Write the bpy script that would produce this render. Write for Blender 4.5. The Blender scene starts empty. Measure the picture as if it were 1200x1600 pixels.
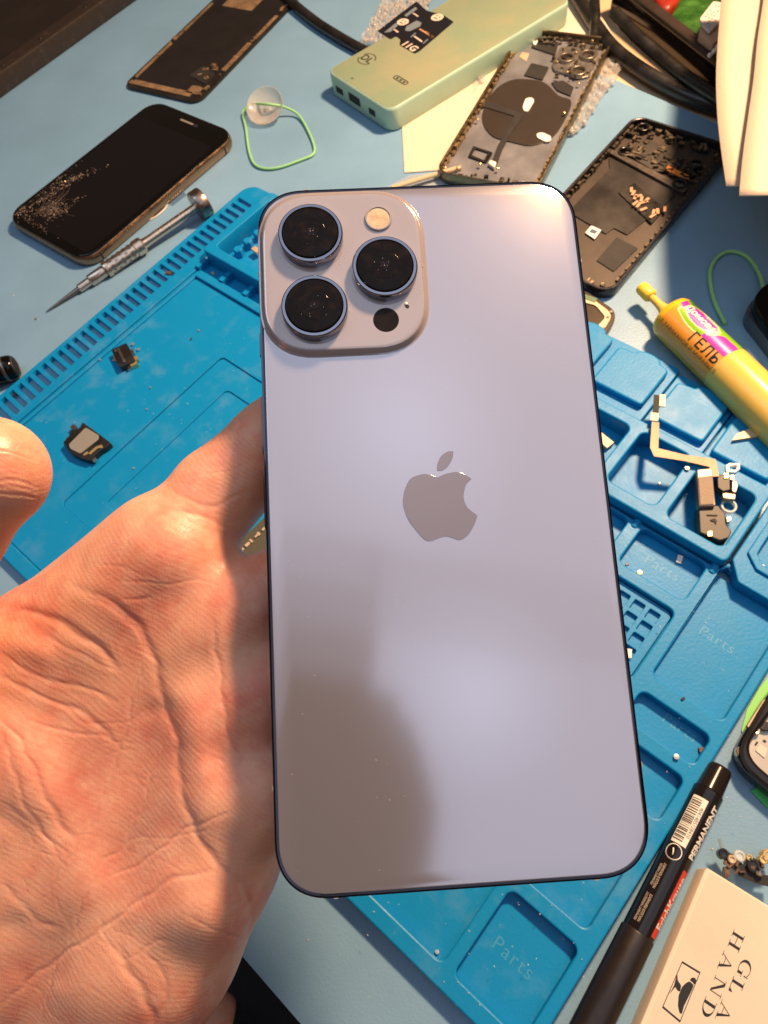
import bpy, bmesh, math, random
import numpy as np
from mathutils import Vector, Matrix
random.seed(4); RNG = np.random.default_rng(4)
S = bpy.context.scene
COL = S.collection
R = math.radians

# ------------------------------------------------------------------ camera
F = 1100.0; HC = 300.0                       # focal length in photo pixels, camera height in mm
n_ = np.array([-.12, -.472, -.874]); n_ /= np.linalg.norm(n_)
up_ = np.array([0, -1., 0]); Y_ = up_-n_*up_.dot(n_); Y_ /= np.linalg.norm(Y_); X_ = np.cross(Y_, n_)
RW = np.array([X_, Y_, n_])                  # camera axes (x right, y down, z forward) -> world
def cam2w(v): return RW@np.array(v, float)+np.array([0, 0, HC])
def at(px, py, z=0.):                        # photo pixel -> point in mm on the plane of height z
    d = RW@np.array([(px-600)/F, (py-800)/F, 1.]); return np.array([0, 0, HC])+d*((z-HC)/d[2])
cam = bpy.data.cameras.new('camera'); co = bpy.data.objects.new('camera', cam); COL.objects.link(co)
cx, cy, cz = RW@[1, 0, 0], RW@[0, -1, 0], RW@[0, 0, -1]
co.matrix_world = Matrix([[cx[i], cy[i], cz[i], [0, 0, HC*.001][i]] for i in range(3)]+[[0, 0, 0, 1]])
cam.sensor_fit = 'VERTICAL'; cam.sensor_height = 24; cam.sensor_width = 18; cam.lens = F/1600*24
cam.clip_start = .005; cam.clip_end = 20
cam.dof.use_dof = True; cam.dof.focus_distance = .162; cam.dof.aperture_fstop = 30
S.camera = co
S.render.resolution_x = 768; S.render.resolution_y = 1024

# ------------------------------------------------------------------ light
w = bpy.data.worlds.new('World'); S.world = w; w.use_nodes = True
bg = w.node_tree.nodes['Background']; bg.inputs[0].default_value = (.64, .42, .31, 1); bg.inputs[1].default_value = .15
def area(name, loc, target, sx, sy, power, colr, spread=180):
    l = bpy.data.lights.new(name, 'AREA'); l.shape = 'RECTANGLE'; l.size = sx; l.size_y = sy
    l.energy = power; l.color = colr; l.spread = R(spread)
    o = bpy.data.objects.new(name, l); COL.objects.link(o); o.location = loc
    o.rotation_euler = (Vector(target)-Vector(loc)).to_track_quat('-Z', 'Y').to_euler(); return o
area('desk_lamp_light', (.27, .55, .60), (-.03, .10, .05), .09, .07, 13.0, (1.0, .62, .345))
CL = 2.3                                     # added cool overhead panels, near left cut away to shape the phone's dark reflection
def panel(x0, y0, x1, y1, k=1., z=.80): area('cool_fill_light', ((x0+x1)/2, (y0+y1)/2, z), ((x0+x1)/2, (y0+y1)/2, 0), x1-x0, y1-y0, k*CL*(x1-x0)*(y1-y0), (.71, .82, 1.0))
panel(-.40, -.05, .80, .50)
panel(-.40, -.12, .05, -.05, .75); panel(-.40, -.19, .05, -.12, .52); panel(-.40, -.27, .052, -.19, .3)
panel(.055, -.19, .80, -.05, .85)
panel(.06, -.285, .80, -.19)
panel(.115, -.325, .80, -.285); panel(.15, -.365, .80, -.325); panel(.172, -.41, .80, -.365); panel(.192, -.46, .80, -.41); panel(.213, -.85, .80, -.46)
for gx, gy in ((.09, .13), (.27, -.26)):      # added nested fills: two bright patches in the phone's reflection, fading outwards
    for gs, gk in ((.10, .10), (.17, .10), (.25, .09), (.34, .09), (.44, .08)):
        gl = area('reflection_fill', (gx, gy, .799-gs*.01), (gx, gy, 0), gs, gs*.8, gk*CL*gs*gs*.8*.785, (.71, .82, 1.0)); gl.data.shape = 'ELLIPSE'
area('cool_fill_light', (-.62, .25, .95), (-.15, .2, 0), .4, .5, 1.25, (.66, .80, 1.0))  # added cool side fill to brighten the desk, outside the phone's reflection
S.view_settings.view_transform = 'Standard'; S.view_settings.look = 'None'
S.view_settings.exposure = .14; S.view_settings.gamma = 1

# ------------------------------------------------------------------ materials
def s2l(c): return tuple(((v/12.92) if v <= .04045 else ((v+.055)/1.055)**2.4) for v in c)
MATS = {}
def mat(name, col, rough=.5, metal=0., var=.0, vscale=60, bump=0., bscale=400, coat=0., trans=0., emit=None, col2=None, c2=(.45, .6), spec=None, ior=None, alpha=None, rvar=0):
    """col/col2 linear rgb; noise variation in object space (metres)"""
    if name in MATS: return MATS[name]
    m = bpy.data.materials.new(name); m.use_nodes = True; N = m.node_tree.nodes; L = m.node_tree.links
    b = N['Principled BSDF']; b.inputs['Roughness'].default_value = rough; b.inputs['Metallic'].default_value = metal
    b.inputs['Base Color'].default_value = (*col, 1)
    if coat: b.inputs['Coat Weight'].default_value = coat; b.inputs['Coat Roughness'].default_value = .06
    if trans: b.inputs['Transmission Weight'].default_value = trans
    if spec is not None: b.inputs['Specular IOR Level'].default_value = spec
    if ior: b.inputs['IOR'].default_value = ior
    if alpha is not None: b.inputs['Alpha'].default_value = alpha
    tc = N.new('ShaderNodeTexCoord')
    if var or col2 or rvar:
        nz = N.new('ShaderNodeTexNoise'); nz.inputs['Scale'].default_value = vscale; nz.inputs['Detail'].default_value = 7
        nz.inputs['Roughness'].default_value = .62
        L.new(tc.outputs['Object'], nz.inputs['Vector'])
        mr = N.new('ShaderNodeMapRange'); L.new(nz.outputs['Fac'], mr.inputs['Value'])
        mr.inputs['From Min'].default_value = c2[0] if col2 else .3; mr.inputs['From Max'].default_value = c2[1] if col2 else .7
        mx = N.new('ShaderNodeMix'); mx.data_type = 'RGBA'
        mx.inputs[6].default_value = (*[v*(1-var) for v in col], 1) if not col2 else (*col, 1)
        mx.inputs[7].default_value = (*(col2 or [min(1, v*(1+var)) for v in col]), 1)
        L.new(mr.outputs[0], mx.inputs[0]); L.new(mx.outputs[2], b.inputs['Base Color'])
        if rvar:
            m2 = N.new('ShaderNodeMapRange'); L.new(nz.outputs['Fac'], m2.inputs['Value'])
            m2.inputs['From Min'].default_value = .35; m2.inputs['From Max'].default_value = .65
            m2.inputs['To Min'].default_value = max(0, rough-rvar); m2.inputs['To Max'].default_value = min(1, rough+rvar)
            L.new(m2.outputs[0], b.inputs['Roughness'])
    if bump:
        n2 = N.new('ShaderNodeTexNoise'); n2.inputs['Scale'].default_value = bscale; n2.inputs['Detail'].default_value = 4
        L.new(tc.outputs['Object'], n2.inputs['Vector'])
        bp = N.new('ShaderNodeBump'); bp.inputs['Strength'].default_value = min(1, bump); bp.inputs['Distance'].default_value = .0004
        L.new(n2.outputs['Fac'], bp.inputs['Height']); L.new(bp.outputs[0], b.inputs['Normal'])
    if emit: b.inputs['Emission Color'].default_value = (*emit, 1); b.inputs['Emission Strength'].default_value = 1
    MATS[name] = m; return m

desk_m = mat('desk_mat_rubber', (.170, .325, .485), .42, var=.10, vscale=9, bump=.25, bscale=900, rvar=.1)
wood_m = mat('cream_desk', (.62, .47, .30), .5, var=.12, vscale=14, bump=.1)
paper_m = mat('cream_paper', (.66, .555, .43), .75, var=.05, vscale=20, bump=.15, bscale=500)
white_m = mat('white_plastic', (.78, .76, .70), .4)
blackp = mat('black_plastic', (.012, .011, .010), .35, var=.4, vscale=80, rvar=.12)
blackm = mat('black_matte', (.012, .011, .011), .7, var=.5, vscale=90, bump=.3, bscale=700)
blackg = mat('black_gloss', (.003, .003, .003), .09, rvar=.05, vscale=40, spec=.22)
graph = mat('graphite_sheet', (.030, .024, .020), .55, var=.3, vscale=60, rvar=.1)
greyp = mat('grey_metal_plate', (.22, .23, .25), .42, metal=.6, var=.2, vscale=50, rvar=.1)
steel = mat('steel', (.55, .50, .46), .28, metal=1, rvar=.12, vscale=200)
steeld = mat('dark_steel', (.22, .19, .17), .35, metal=1, rvar=.12, vscale=200)
gold = mat('gold_contact', (.75, .55, .25), .35, metal=.8)
orange_m = mat('orange_flex', (.75, .25, .04), .4)
copper = mat('flex_cable', (.24, .155, .10), .48, metal=.25, var=.15, vscale=120)
cream_m = mat('cream_frame', (.50, .39, .27), .5, metal=.2, var=.15, vscale=90)
green_band = mat('green_rubber', (.27, .60, .25), .45)
clear_m = mat('clear_silicone', (.85, .85, .83), .12, trans=.9, ior=1.3)
ink = mat('black_ink', (.01, .01, .01), .5)
whiteink = mat('white_ink', (.75, .72, .65), .5)
redink = mat('red_label', (.62, .045, .03), .4)

# the silicone mat: blue with dusty greyish smudges
def mat_silicone():
    m = bpy.data.materials.new('blue_silicone'); m.use_nodes = True; N = m.node_tree.nodes; L = m.node_tree.links
    b = N['Principled BSDF']; b.inputs['Roughness'].default_value = .42; b.inputs['Specular IOR Level'].default_value = .25
    tc = N.new('ShaderNodeTexCoord')
    a = N.new('ShaderNodeTexNoise'); a.inputs['Scale'].default_value = 75; a.inputs['Detail'].default_value = 6; a.inputs['Roughness'].default_value = .6
    c = N.new('ShaderNodeTexNoise'); c.inputs['Scale'].default_value = 11; c.inputs['Detail'].default_value = 3
    L.new(tc.outputs['Object'], a.inputs['Vector']); L.new(tc.outputs['Object'], c.inputs['Vector'])
    r1 = N.new('ShaderNodeMapRange'); r1.inputs['From Min'].default_value = .50; r1.inputs['From Max'].default_value = .68; r1.inputs['To Max'].default_value = .13
    L.new(a.outputs['Fac'], r1.inputs['Value'])
    r2 = N.new('ShaderNodeMapRange'); r2.inputs['From Min'].default_value = .42; r2.inputs['From Max'].default_value = .62
    L.new(c.outputs['Fac'], r2.inputs['Value'])
    mu = N.new('ShaderNodeMath'); mu.operation = 'MULTIPLY'; L.new(r1.outputs[0], mu.inputs[0]); L.new(r2.outputs[0], mu.inputs[1])
    # fine lint
    v = N.new('ShaderNodeTexVoronoi'); v.inputs['Scale'].default_value = 150; L.new(tc.outputs['Object'], v.inputs['Vector'])
    r3 = N.new('ShaderNodeMapRange'); r3.inputs['From Min'].default_value = .075; r3.inputs['From Max'].default_value = .03; r3.inputs['To Max'].default_value = .5
    L.new(v.outputs['Distance'], r3.inputs['Value'])
    v2 = N.new('ShaderNodeMath'); v2.operation = 'MULTIPLY'; L.new(r3.outputs[0], v2.inputs[0]); L.new(r2.outputs[0], v2.inputs[1])
    ad = N.new('ShaderNodeMath'); ad.operation = 'MAXIMUM'; L.new(mu.outputs[0], ad.inputs[0]); L.new(v2.outputs[0], ad.inputs[1])
    mx = N.new('ShaderNodeMix'); mx.data_type = 'RGBA'; mx.inputs[6].default_value = (.002, .22, .50, 1); mx.inputs[7].default_value = (.30, .42, .45, 1)
    L.new(ad.outputs[0], mx.inputs[0]); L.new(mx.outputs[2], b.inputs['Base Color'])
    rr = N.new('ShaderNodeMapRange'); rr.inputs['To Min'].default_value = .30; rr.inputs['To Max'].default_value = .55
    L.new(a.outputs['Fac'], rr.inputs['Value']); L.new(rr.outputs[0], b.inputs['Roughness'])
    n2 = N.new('ShaderNodeTexNoise'); n2.inputs['Scale'].default_value = 700; L.new(tc.outputs['Object'], n2.inputs['Vector'])
    bp = N.new('ShaderNodeBump'); bp.inputs['Strength'].default_value = .25; bp.inputs['Distance'].default_value = .0003
    L.new(n2.outputs['Fac'], bp.inputs['Height']); L.new(bp.outputs[0], b.inputs['Normal']); return m
silicone = mat_silicone()

# ------------------------------------------------------------------ object helpers
def tag(o, label=None, cat=None, group=None, kind=None):
    if label: o['label'] = label
    if cat: o['category'] = cat
    if group: o['group'] = group
    if kind: o['kind'] = kind
    return o
def thing(name, label, cat, loc=(0, 0, 0), rz=0., group=None):        # loc in mm, rz in degrees
    o = bpy.data.objects.new(name, None); COL.objects.link(o); o.empty_display_size = .01
    o.location = [v*.001 for v in loc]; o.rotation_euler = (0, 0, R(rz)); return tag(o, label, cat, group)
def finish(o, m, parent, world, smooth=40):
    me = o.data
    if m is not None:
        for x in (m if isinstance(m, list) else [m]): me.materials.append(x)
    if smooth:
        me.polygons.foreach_set('use_smooth', [True]*len(me.polygons)); me.set_sharp_from_angle(angle=R(smooth))
    if parent is not None:
        o.parent = parent
        if world:
            M = Matrix.Identity(4); p = parent
            while p is not None: M = p.matrix_basis@M; p = p.parent
            me.transform(M.inverted())
    return o
def mesh(name, verts, faces, m, parent=None, world=False, smooth=40, mi=None):   # verts in mm
    me = bpy.data.meshes.new(name); me.from_pydata([tuple(float(c)*.001 for c in v) for v in verts], [], faces); me.validate(); me.update()
    if mi is not None: me.polygons.foreach_set('material_index', mi)
    o = bpy.data.objects.new(name, me); COL.objects.link(o); return finish(o, m, parent, world, smooth)
class MB:
    def __init__(s): s.v = []; s.f = []
    def add(s, v, f):
        k = len(s.v); s.v += [tuple(x) for x in v]; s.f += [tuple(i+k for i in q) for q in f]; return s
    def box(s, c, d, rz=0., rx=0.):
        a, b2 = math.cos(R(rz)), math.sin(R(rz)); ca, sa = math.cos(R(rx)), math.sin(R(rx)); V = []
        for z in (-.5, .5):
            for x, y in ((-.5, -.5), (.5, -.5), (.5, .5), (-.5, .5)):
                X, Y, Z = x*d[0], y*d[1], z*d[2]; Y, Z = Y*ca-Z*sa, Y*sa+Z*ca
                V.append((c[0]+X*a-Y*b2, c[1]+X*b2+Y*a, c[2]+Z))
        return s.add(V, [(3, 2, 1, 0), (4, 5, 6, 7), (0, 1, 5, 4), (1, 2, 6, 5), (2, 3, 7, 6), (3, 0, 4, 7)])
    def build(s, name, m, parent=None, world=False, smooth=30): return mesh(name, s.v, s.f, m, parent, world, smooth)
def rr(w, h, r, n=8, cx=0., cy=0.):
    """rounded rectangle outline, ccw"""
    P = []; r = max(min(r, w/2-.001, h/2-.001), .01)
    for sx, sy, a0 in ((1, 1, 0), (-1, 1, 90), (-1, -1, 180), (1, -1, 270)):
        for k in range(n+1):
            a = R(a0+90*k/n); P.append((cx+sx*(w/2-r)+r*math.cos(a), cy+sy*(h/2-r)+r*math.sin(a)))
    return P
def box2(x0, y0, x1, y1, r=1., n=4): return rr(abs(x1-x0), abs(y1-y0), r, n, (x0+x1)/2, (y0+y1)/2)
def rnd(P, r, n=4):
    """round the corners of a polygon"""
    out = []; N = len(P)
    for i in range(N):
        a, b, c = [np.array(P[j % N][:2], float) for j in (i-1, i, i+1)]
        u = (a-b); v = (c-b); lu, lv = np.linalg.norm(u), np.linalg.norm(v); q = min(r, lu*.45, lv*.45)
        p0 = b+u/lu*q; p1 = b+v/lv*q
        for k in range(n+1):
            t = k/n; out.append(tuple((1-t)**2*p0+2*t*(1-t)*b+t*t*p1))
    return out
def circ(x, y, r, n=28): return [(x+r*math.cos(2*math.pi*k/n), y+r*math.sin(2*math.pi*k/n)) for k in range(n)]
def rings(name, outline, prof, m, parent=None, world=False, cap=(1, 1), smooth=35, hole=None):
    """outline(inset)->points; prof = [(inset, z), ...] bottom to top"""
    V = []; Fc = []; n = len(outline(0))
    for i, z in prof: V += [(x, y, z) for x, y in outline(i)]
    for k in range(len(prof)-1):
        for j in range(n):
            a = k*n+j; b2 = k*n+(j+1) % n; Fc.append((a, b2, b2+n, a+n))
    if cap[0]: Fc.append(tuple(range(n-1, -1, -1)))
    if cap[1]: Fc.append(tuple((len(prof)-1)*n+j for j in range(n)))
    return mesh(name, V, Fc, m, parent, world, smooth)
def slab(name, w, h, r, z0, z1, m, parent=None, cx=0., cy=0., b=.4, world=False, n=8):
    return rings(name, lambda i: rr(w-2*i, h-2*i, r-i, n, cx, cy), [(0, z0), (0, z1-b), (b*.3, z1-b*.3), (b, z1)], m, parent, world)
def plate(name, outer, holes, z0, z1, m, parent=None, bevel=.35, world=False):
    """flat sheet with holes, rounded top edges (2D curve fill)"""
    cu = bpy.data.curves.new(name, 'CURVE'); cu.dimensions = '2D'; cu.fill_mode = 'BOTH'
    t = (z1-z0)/2; bv = min(bevel, t*.9) if bevel else 0
    cu.extrude = (t-bv)*.001; cu.bevel_depth = bv*.001; cu.bevel_resolution = 1; cu.offset = -bv*.001
    for P in [outer]+list(holes):
        sp = cu.splines.new('POLY'); sp.points.add(len(P)-1)
        for q, (x, y) in zip(sp.points, P): q.co = (x*.001, y*.001, 0, 1)
        sp.use_cyclic_u = True
    t_ = bpy.data.objects.new('tmp', cu); COL.objects.link(t_); bpy.context.view_layer.update()
    me = bpy.data.meshes.new_from_object(t_.evaluated_get(bpy.context.evaluated_depsgraph_get()))
    bpy.data.objects.remove(t_); bpy.data.curves.remove(cu)
    me.name = name; me.transform(Matrix.Translation((0, 0, (z0+z1)/2*.001))); me.materials.clear()
    o = bpy.data.objects.new(name, me); COL.objects.link(o); return finish(o, m, parent, world, 35)
def frame_of(T, up=(0, 0, 1)):
    T = np.array(T, float); T /= np.linalg.norm(T); u = np.array(up, float)
    if abs(T@u) > .95: u = np.array([1., 0, 0])
    A = np.cross(u, T); A /= np.linalg.norm(A); return T, A, np.cross(T, A)
def smoothpath(P, n=8):
    P = [np.array(p, float) for p in P]; Q = [2*P[0]-P[1]]+P+[2*P[-1]-P[-2]]; out = []
    for i in range(1, len(Q)-2):
        for k in range(n):
            t = k/n; a, b, c, d = Q[i-1:i+3]
            out.append(.5*((2*b)+(c-a)*t+(2*a-5*b+4*c-d)*t*t+(3*b-a-3*c+d)*t**3))
    return out+[Q[-2]]
def tube(name, P, r, m, parent=None, world=True, n=10, smooth=60, close=False, flat=1., steps=8, mb=None):
    P = smoothpath(P, steps) if steps else [np.array(p, float) for p in P]; V = []; Fc = []; N = len(P)
    for i, p in enumerate(P):
        T, A, B = frame_of(P[min(i+1, N-1)]-P[max(i-1, 0)]); rad = r(i/(N-1)) if callable(r) else r
        for k in range(n):
            a = 2*math.pi*k/n; V.append(p+A*math.cos(a)*rad+B*math.sin(a)*rad*flat)
    for i in range(N-1):
        for k in range(n):
            a = i*n+k; b2 = i*n+(k+1) % n; Fc.append((a, b2, b2+n, a+n))
    Fc += [tuple(range(n-1, -1, -1)), tuple((N-1)*n+k for k in range(n))]
    if mb is not None: mb.add(V, Fc); return None
    return mesh(name, V, Fc, m, parent, world, smooth)
def lathe(name, prof, m, parent=None, n=32, axis='z', off=(0, 0, 0), world=False, smooth=35, mb=None):
    """prof [(r, z)] bottom to top; axis 'x' lays it along x"""
    V = []; Fc = []
    for r_, z in prof:
        for k in range(n):
            a = 2*math.pi*k/n; p = (r_*math.cos(a), r_*math.sin(a), z)
            if axis == 'x': p = (p[2], p[0], p[1])
            V.append((p[0]+off[0], p[1]+off[1], p[2]+off[2]))
    for i in range(len(prof)-1):
        for k in range(n):
            a = i*n+k; b2 = i*n+(k+1) % n; Fc.append((a, b2, b2+n, a+n))
    Fc += [tuple(range(n-1, -1, -1)), tuple((len(prof)-1)*n+k for k in range(n))]
    if mb is not None: mb.add(V, Fc); return None
    return mesh(name, V, Fc, m, parent, world, smooth)
def text_mesh(txt, size, spacing=1., bold=0.):
    cu = bpy.data.curves.new('t', 'FONT'); cu.body = txt; cu.size = size*.001; cu.align_x = 'CENTER'; cu.align_y = 'CENTER'
    cu.space_character = spacing; cu.offset = bold*.001; cu.resolution_u = 3
    t_ = bpy.data.objects.new('tmp', cu); COL.objects.link(t_); bpy.context.view_layer.update()
    me = bpy.data.meshes.new_from_object(t_.evaluated_get(bpy.context.evaluated_depsgraph_get()))
    bpy.data.objects.remove(t_); bpy.data.curves.remove(cu); me.materials.clear(); return me
def text(txt, size, loc, rz, m, parent, name='lettering', sx=1., spacing=1., bold=0., wrap=None, shear=0):
    """flat text in the parent's plane; wrap=(radius, axis z, base angle): bent round a cylinder lying along local x"""
    me = text_mesh(txt, size, spacing, bold)
    if wrap:
        bm = bmesh.new(); bm.from_mesh(me)
        r_, zc, a0 = wrap
        for k in range(-8, 9):       # cut so that it can bend
            bmesh.ops.bisect_plane(bm, geom=bm.verts[:]+bm.edges[:]+bm.faces[:], plane_co=(0, k*size*.1*.001, 0), plane_no=(0, 1, 0))
        for v in bm.verts:
            x, y = v.co.x*1000*sx, v.co.y*1000; x += shear*y
            if rz: x, y = x*math.cos(R(rz))-y*math.sin(R(rz)), x*math.sin(R(rz))+y*math.cos(R(rz))
            a = a0+y/r_; v.co = ((loc[0]+x)*.001, -math.sin(-a)*r_*.001, (zc+math.cos(a)*r_)*.001)
        bm.to_mesh(me); bm.free()
        o = bpy.data.objects.new(name, me); COL.objects.link(o); return finish(o, m, parent, False, 0)
    me.transform(Matrix.Translation([v*.001 for v in loc])@Matrix.Rotation(R(rz), 4, 'Z')@Matrix.Diagonal((sx, 1, 1, 1)))
    o = bpy.data.objects.new(name, me); COL.objects.link(o); return finish(o, m, parent, False, 0)
def flat(name, P, z, m, parent, world=False):
    P = list(P); a = sum(P[i][0]*P[(i+1) % len(P)][1]-P[(i+1) % len(P)][0]*P[i][1] for i in range(len(P)))
    if a < 0: P.reverse()
    return mesh(name, [(x, y, z) for x, y in P], [tuple(range(len(P)))], m, parent, world, 0)

# ------------------------------------------------------------------ desk, floor
def grid(name, quad, z, m, kind='structure', th=2.):
    o = rings(name, lambda i: quad, [(0, z-th), (0, z)], m, None, smooth=0); tag(o, kind=kind); return o
ctr = at(600, 1500)[:2]
def P2(*pts, z=0): return [tuple(at(*p, z)[:2]) for p in pts]
# blue desk mat: left-front edge runs (375,1490)-(470,1600); top right edge (960,125)-(1125,195)
e0, e1 = at(375, 1490)[:2], at(470, 1600)[:2]; d = (e1-e0)/np.linalg.norm(e1-e0)
q0 = e0-d*330; q1 = e0+d*260
t0, t1 = at(955, 122)[:2], at(1130, 197)[:2]; dt = (t1-t0)/np.linalg.norm(t1-t0)
tA = t0-dt*60; tB = t0+dt*330
DM = [tuple(q0), tuple(q1), (330, -230), tuple(tB), tuple(tA), (60, 1100), (-900, 1100), (-900, 260)]
grid('desk_surface', DM, 0, desk_m, th=2)
def inset_poly(P, k):
    c = np.mean(np.array(P), 0); return [tuple(c+(np.array(p)-c)*k) for p in P]
grid('desk_top', [tuple(q0), tuple(q1+d*30), (520, -260), (900, 1300), (-950, 1300), (-950, 230)], -2.2, wood_m, th=22)
fl = grid('floor', [(-2500, -2500), (2500, -2500), (2500, 2500), (-2500, 2500)], -740, mat('dark_floor', (.02, .018, .018), .7, var=.4, vscale=3), th=10)
# specks of debris on the desk
mb = MB()
for k in range(90):
    px, py = random.uniform(0, 1200), random.uniform(0, 1600)
    p = at(px, py, 0); s_ = random.uniform(.12, .4)
    mb.box((p[0], p[1], s_*.4+.05), (s_*random.uniform(1, 2.2), s_, s_*.8), random.uniform(0, 180))
debris_desk = mb
tag(mb.build('dust_specks', mat('pale_grit', (.55, .52, .46), .6)), kind='stuff', label='pale specks of grit scattered over the blue desk', cat='dust')

# ------------------------------------------------------------------ silicone mat
TH = 53.8; eu = np.array([math.cos(R(TH)), math.sin(R(TH))]); ev = np.array([math.sin(R(TH)), -math.cos(R(TH))]); OM = np.array([-309.95, 185.65])
def UV(px, py, z=0):
    p = at(px, py, z)[:2]-OM; return p@eu, p@ev
def MW(u, v): return OM+eu*u+ev*v
RM = thing('repair_mat', 'large bright blue silicone repair mat with compartments lying on the desk', 'work mat', (OM[0], OM[1], 0), TH)
def B(u0, v0, u1, v1, r=2.): return box2(u0, -v0, u1, -v1, r, 5)
slots = []
for k in range(-9, 43):
    u = 256.7-5.95*k; t = (u-62)/195.
    if u < 8: continue
    a0 = 1.6-2.9*t; a1 = 19.2-6.6*t
    if a1 > 20: a1 = 19.8
    slots.append(rnd([(u-1.75, -a0-1), (u+1.45, -a0-.6), (u+.75, -a1+.2), (u-2.45, -a1-.2)], .5, 2))
slots = [s for s in slots if max(p[0] for p in s) < 262]
comb_out = rnd([(0, 0.4), (0, -22.5), (255, -18), (272, -19), (272, 4.6), (235, 4.0), (100, .6)], 4, 5)
comb_out = [(0, .6), (0, -22.6), (200, -22.6), (204, -18), (262, -16), (272, -16)]+[(262.5+9.5*math.cos(R(a)), -5+9*math.sin(R(a))) for a in range(0, 91, 10)]+[(240, 3.6), (100, 1.2)]
plate('comb_rail', comb_out, slots, .05, 3.4, silicone, RM, 0)
plate('rail_ridge', B(0, 22.9, 197, 24.7, .8), [], 0, 4.0, silicone, RM, .6)
plate('rail_ridge', B(2, 25.2, 196, 28.4, 1.2), [], 0, 3.4, silicone, RM, .8)
plate('work_panel', B(7.8, 28.6, 191, 236, 2), [B(38, 88.5, 156.6, 226, 3)], 0, 2.6, silicone, RM, .4)
plate('recessed_panel', B(38, 88.6, 156.5, 226, 3), [B(52, 107.5, 142, 210, 3)], 0, 1.7, silicone, RM, .3)
plate('base_sheet', B(20, 60, 250, 330, 3), [], 0, .9, silicone, RM, .3)
plate('end_rim', B(0, 22.8, 7.6, 240, 2), [], .02, 4.4, silicone, RM, .8)
# ledge with posts and the first tray
plate('ledge', B(191.2, 28, 196.6, 240, 1.2), [], 0, 4.6, silicone, RM, .6)
mb = MB()
for px, py in ((326, 402), (359, 427), (390, 453)):
    u, v = UV(px, py, 4); mb.box((200.6, -v-1, 3), (8.2, 3.4, 5.4))
mb.build('post', silicone, RM)
plate('tray_frame', B(204.6, 24.6, 266, 236, 3), [B(211, 30.6, 259, 230, 3)], .03, 13, silicone, RM, .8)
plate('tray_floor', B(190, 20, 266, 236, 1), [], .02, 1.2, silicone, RM, .2)
for px, py in ((371, 388), (386, 375), (402, 362), (415, 350)):
    u, v = UV(px, py, 7)
    rings('hex_peg', lambda i, u=u, v=v: [(u+(3.1-i)*math.cos(R(60*k+20)), -v+(3.1-i)*math.sin(R(60*k+20))) for k in range(6)], [(0, 1), (0, 6.4), (.6, 7)], silicone, RM, smooth=0)
# pads with a rounded tab
def pad(u0, u1, v0, v1, bv0, bv1):
    P = [(u0, -v0), (u0, -v1), (u1-1, -v1), (u1, -bv1)]
    c = (bv0+bv1)/2; h = (bv1-bv0)/2
    for k in range(1, 8):
        a = math.pi*k/8; P.append((u1+3.6*math.sin(a), -(c+h*math.cos(a))))
    P += [(u1, -bv0), (u1-1, -v0)]
    return rnd(P, 2.2, 3)
plate('backing_sheet', B(243, 236, 287, 299.0, 2), [], .02, 3.6, silicone, RM, .5)
plate('backing_sheet', B(243, 299.7, 284, 331.4, 2), [], .02, 3.6, silicone, RM, .5)
plate('backing_sheet', B(243, 332.1, 281, 366, 2), [], .02, 3.6, silicone, RM, .5)
plate('raised_pad', pad(254, 281.5, 267, 295.4, 276, 290), [], 3.3, 7.2, silicone, RM, 1.)
plate('raised_pad', pad(251.2, 277.5, 302.2, 329, 311, 325), [], 3.3, 7.2, silicone, RM, 1.)
plate('raised_pad', pad(249, 274, 334, 362, 343, 357), [], 3.3, 7.2, silicone, RM, 1.)
plate('raised_pad', pad(256, 284, 238, 262.5, 243, 257), [], 3.3, 7.2, silicone, RM, 1.)
# big tray frame of three pockets
plate('tray_frame', B(198.6, 236, 242.8, 366.2, 3), [B(206, 242, 237, 270, 3.5), B(206, 275, 237, 299, 3.5), B(205.3, 304.6, 238, 329.2, 3.5), B(204.2, 335, 235.6, 362, 3.5)], .03, 12, silicone, RM, .8)
plate('tray_floor', B(199.5, 236.5, 242, 365.5, 2), [], .02, 1.6, silicone, RM, .2)
# lower compartments
plate('compartment_grid', rnd([(0, -236), (0, -401), (203, -401), (203, -366.6), (197.9, -366.4), (197.9, -236)], 3, 4),
      [B(175.8, 292, 196.6, 323.2, 3), B(175.8, 329.8, 196.6, 361, 3), B(133.5, 290, 169.8, 361, 3),
       B(140.2, 366.6, 201, 397, 3), B(119, 366.8, 132.8, 396.6, 3), B(93.6, 366.8, 113, 396.4, 3),
       B(47.2, 366.8, 88, 395.4, 3), B(6.6, 367.4, 41.2, 396.4, 3), B(6.6, 326, 88, 362.6, 3), B(6.6, 244, 88, 321, 3), B(93, 292, 128, 361, 3)],
      0, 6.2, silicone, RM, .7)
plate('compartment_floor', B(1.2, 237, 197, 400, 3), [], .02, 1.5, silicone, RM, .2)
gh = []
for i in range(5):
    for j in range(9):
        u = 163.5-i*6.5; v = 354.3-j*7.1
        gh.append(B(u-2.6, v-2.5, u+2.6, v+2.5, .6))
plate('square_grid', B(133.9, 290.4, 169.4, 360.6, 2.8), gh, 1.5, 3.4, silicone, RM, .25)
for vv in (326.5, 363.6):
    lathe('joint_pin', [(1.7, 0), (1.9, .3), (1.9, 4.2), (1.5, 4.6)], silicone, RM, 14, 'x', (194.2, -vv, 5.2))
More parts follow.
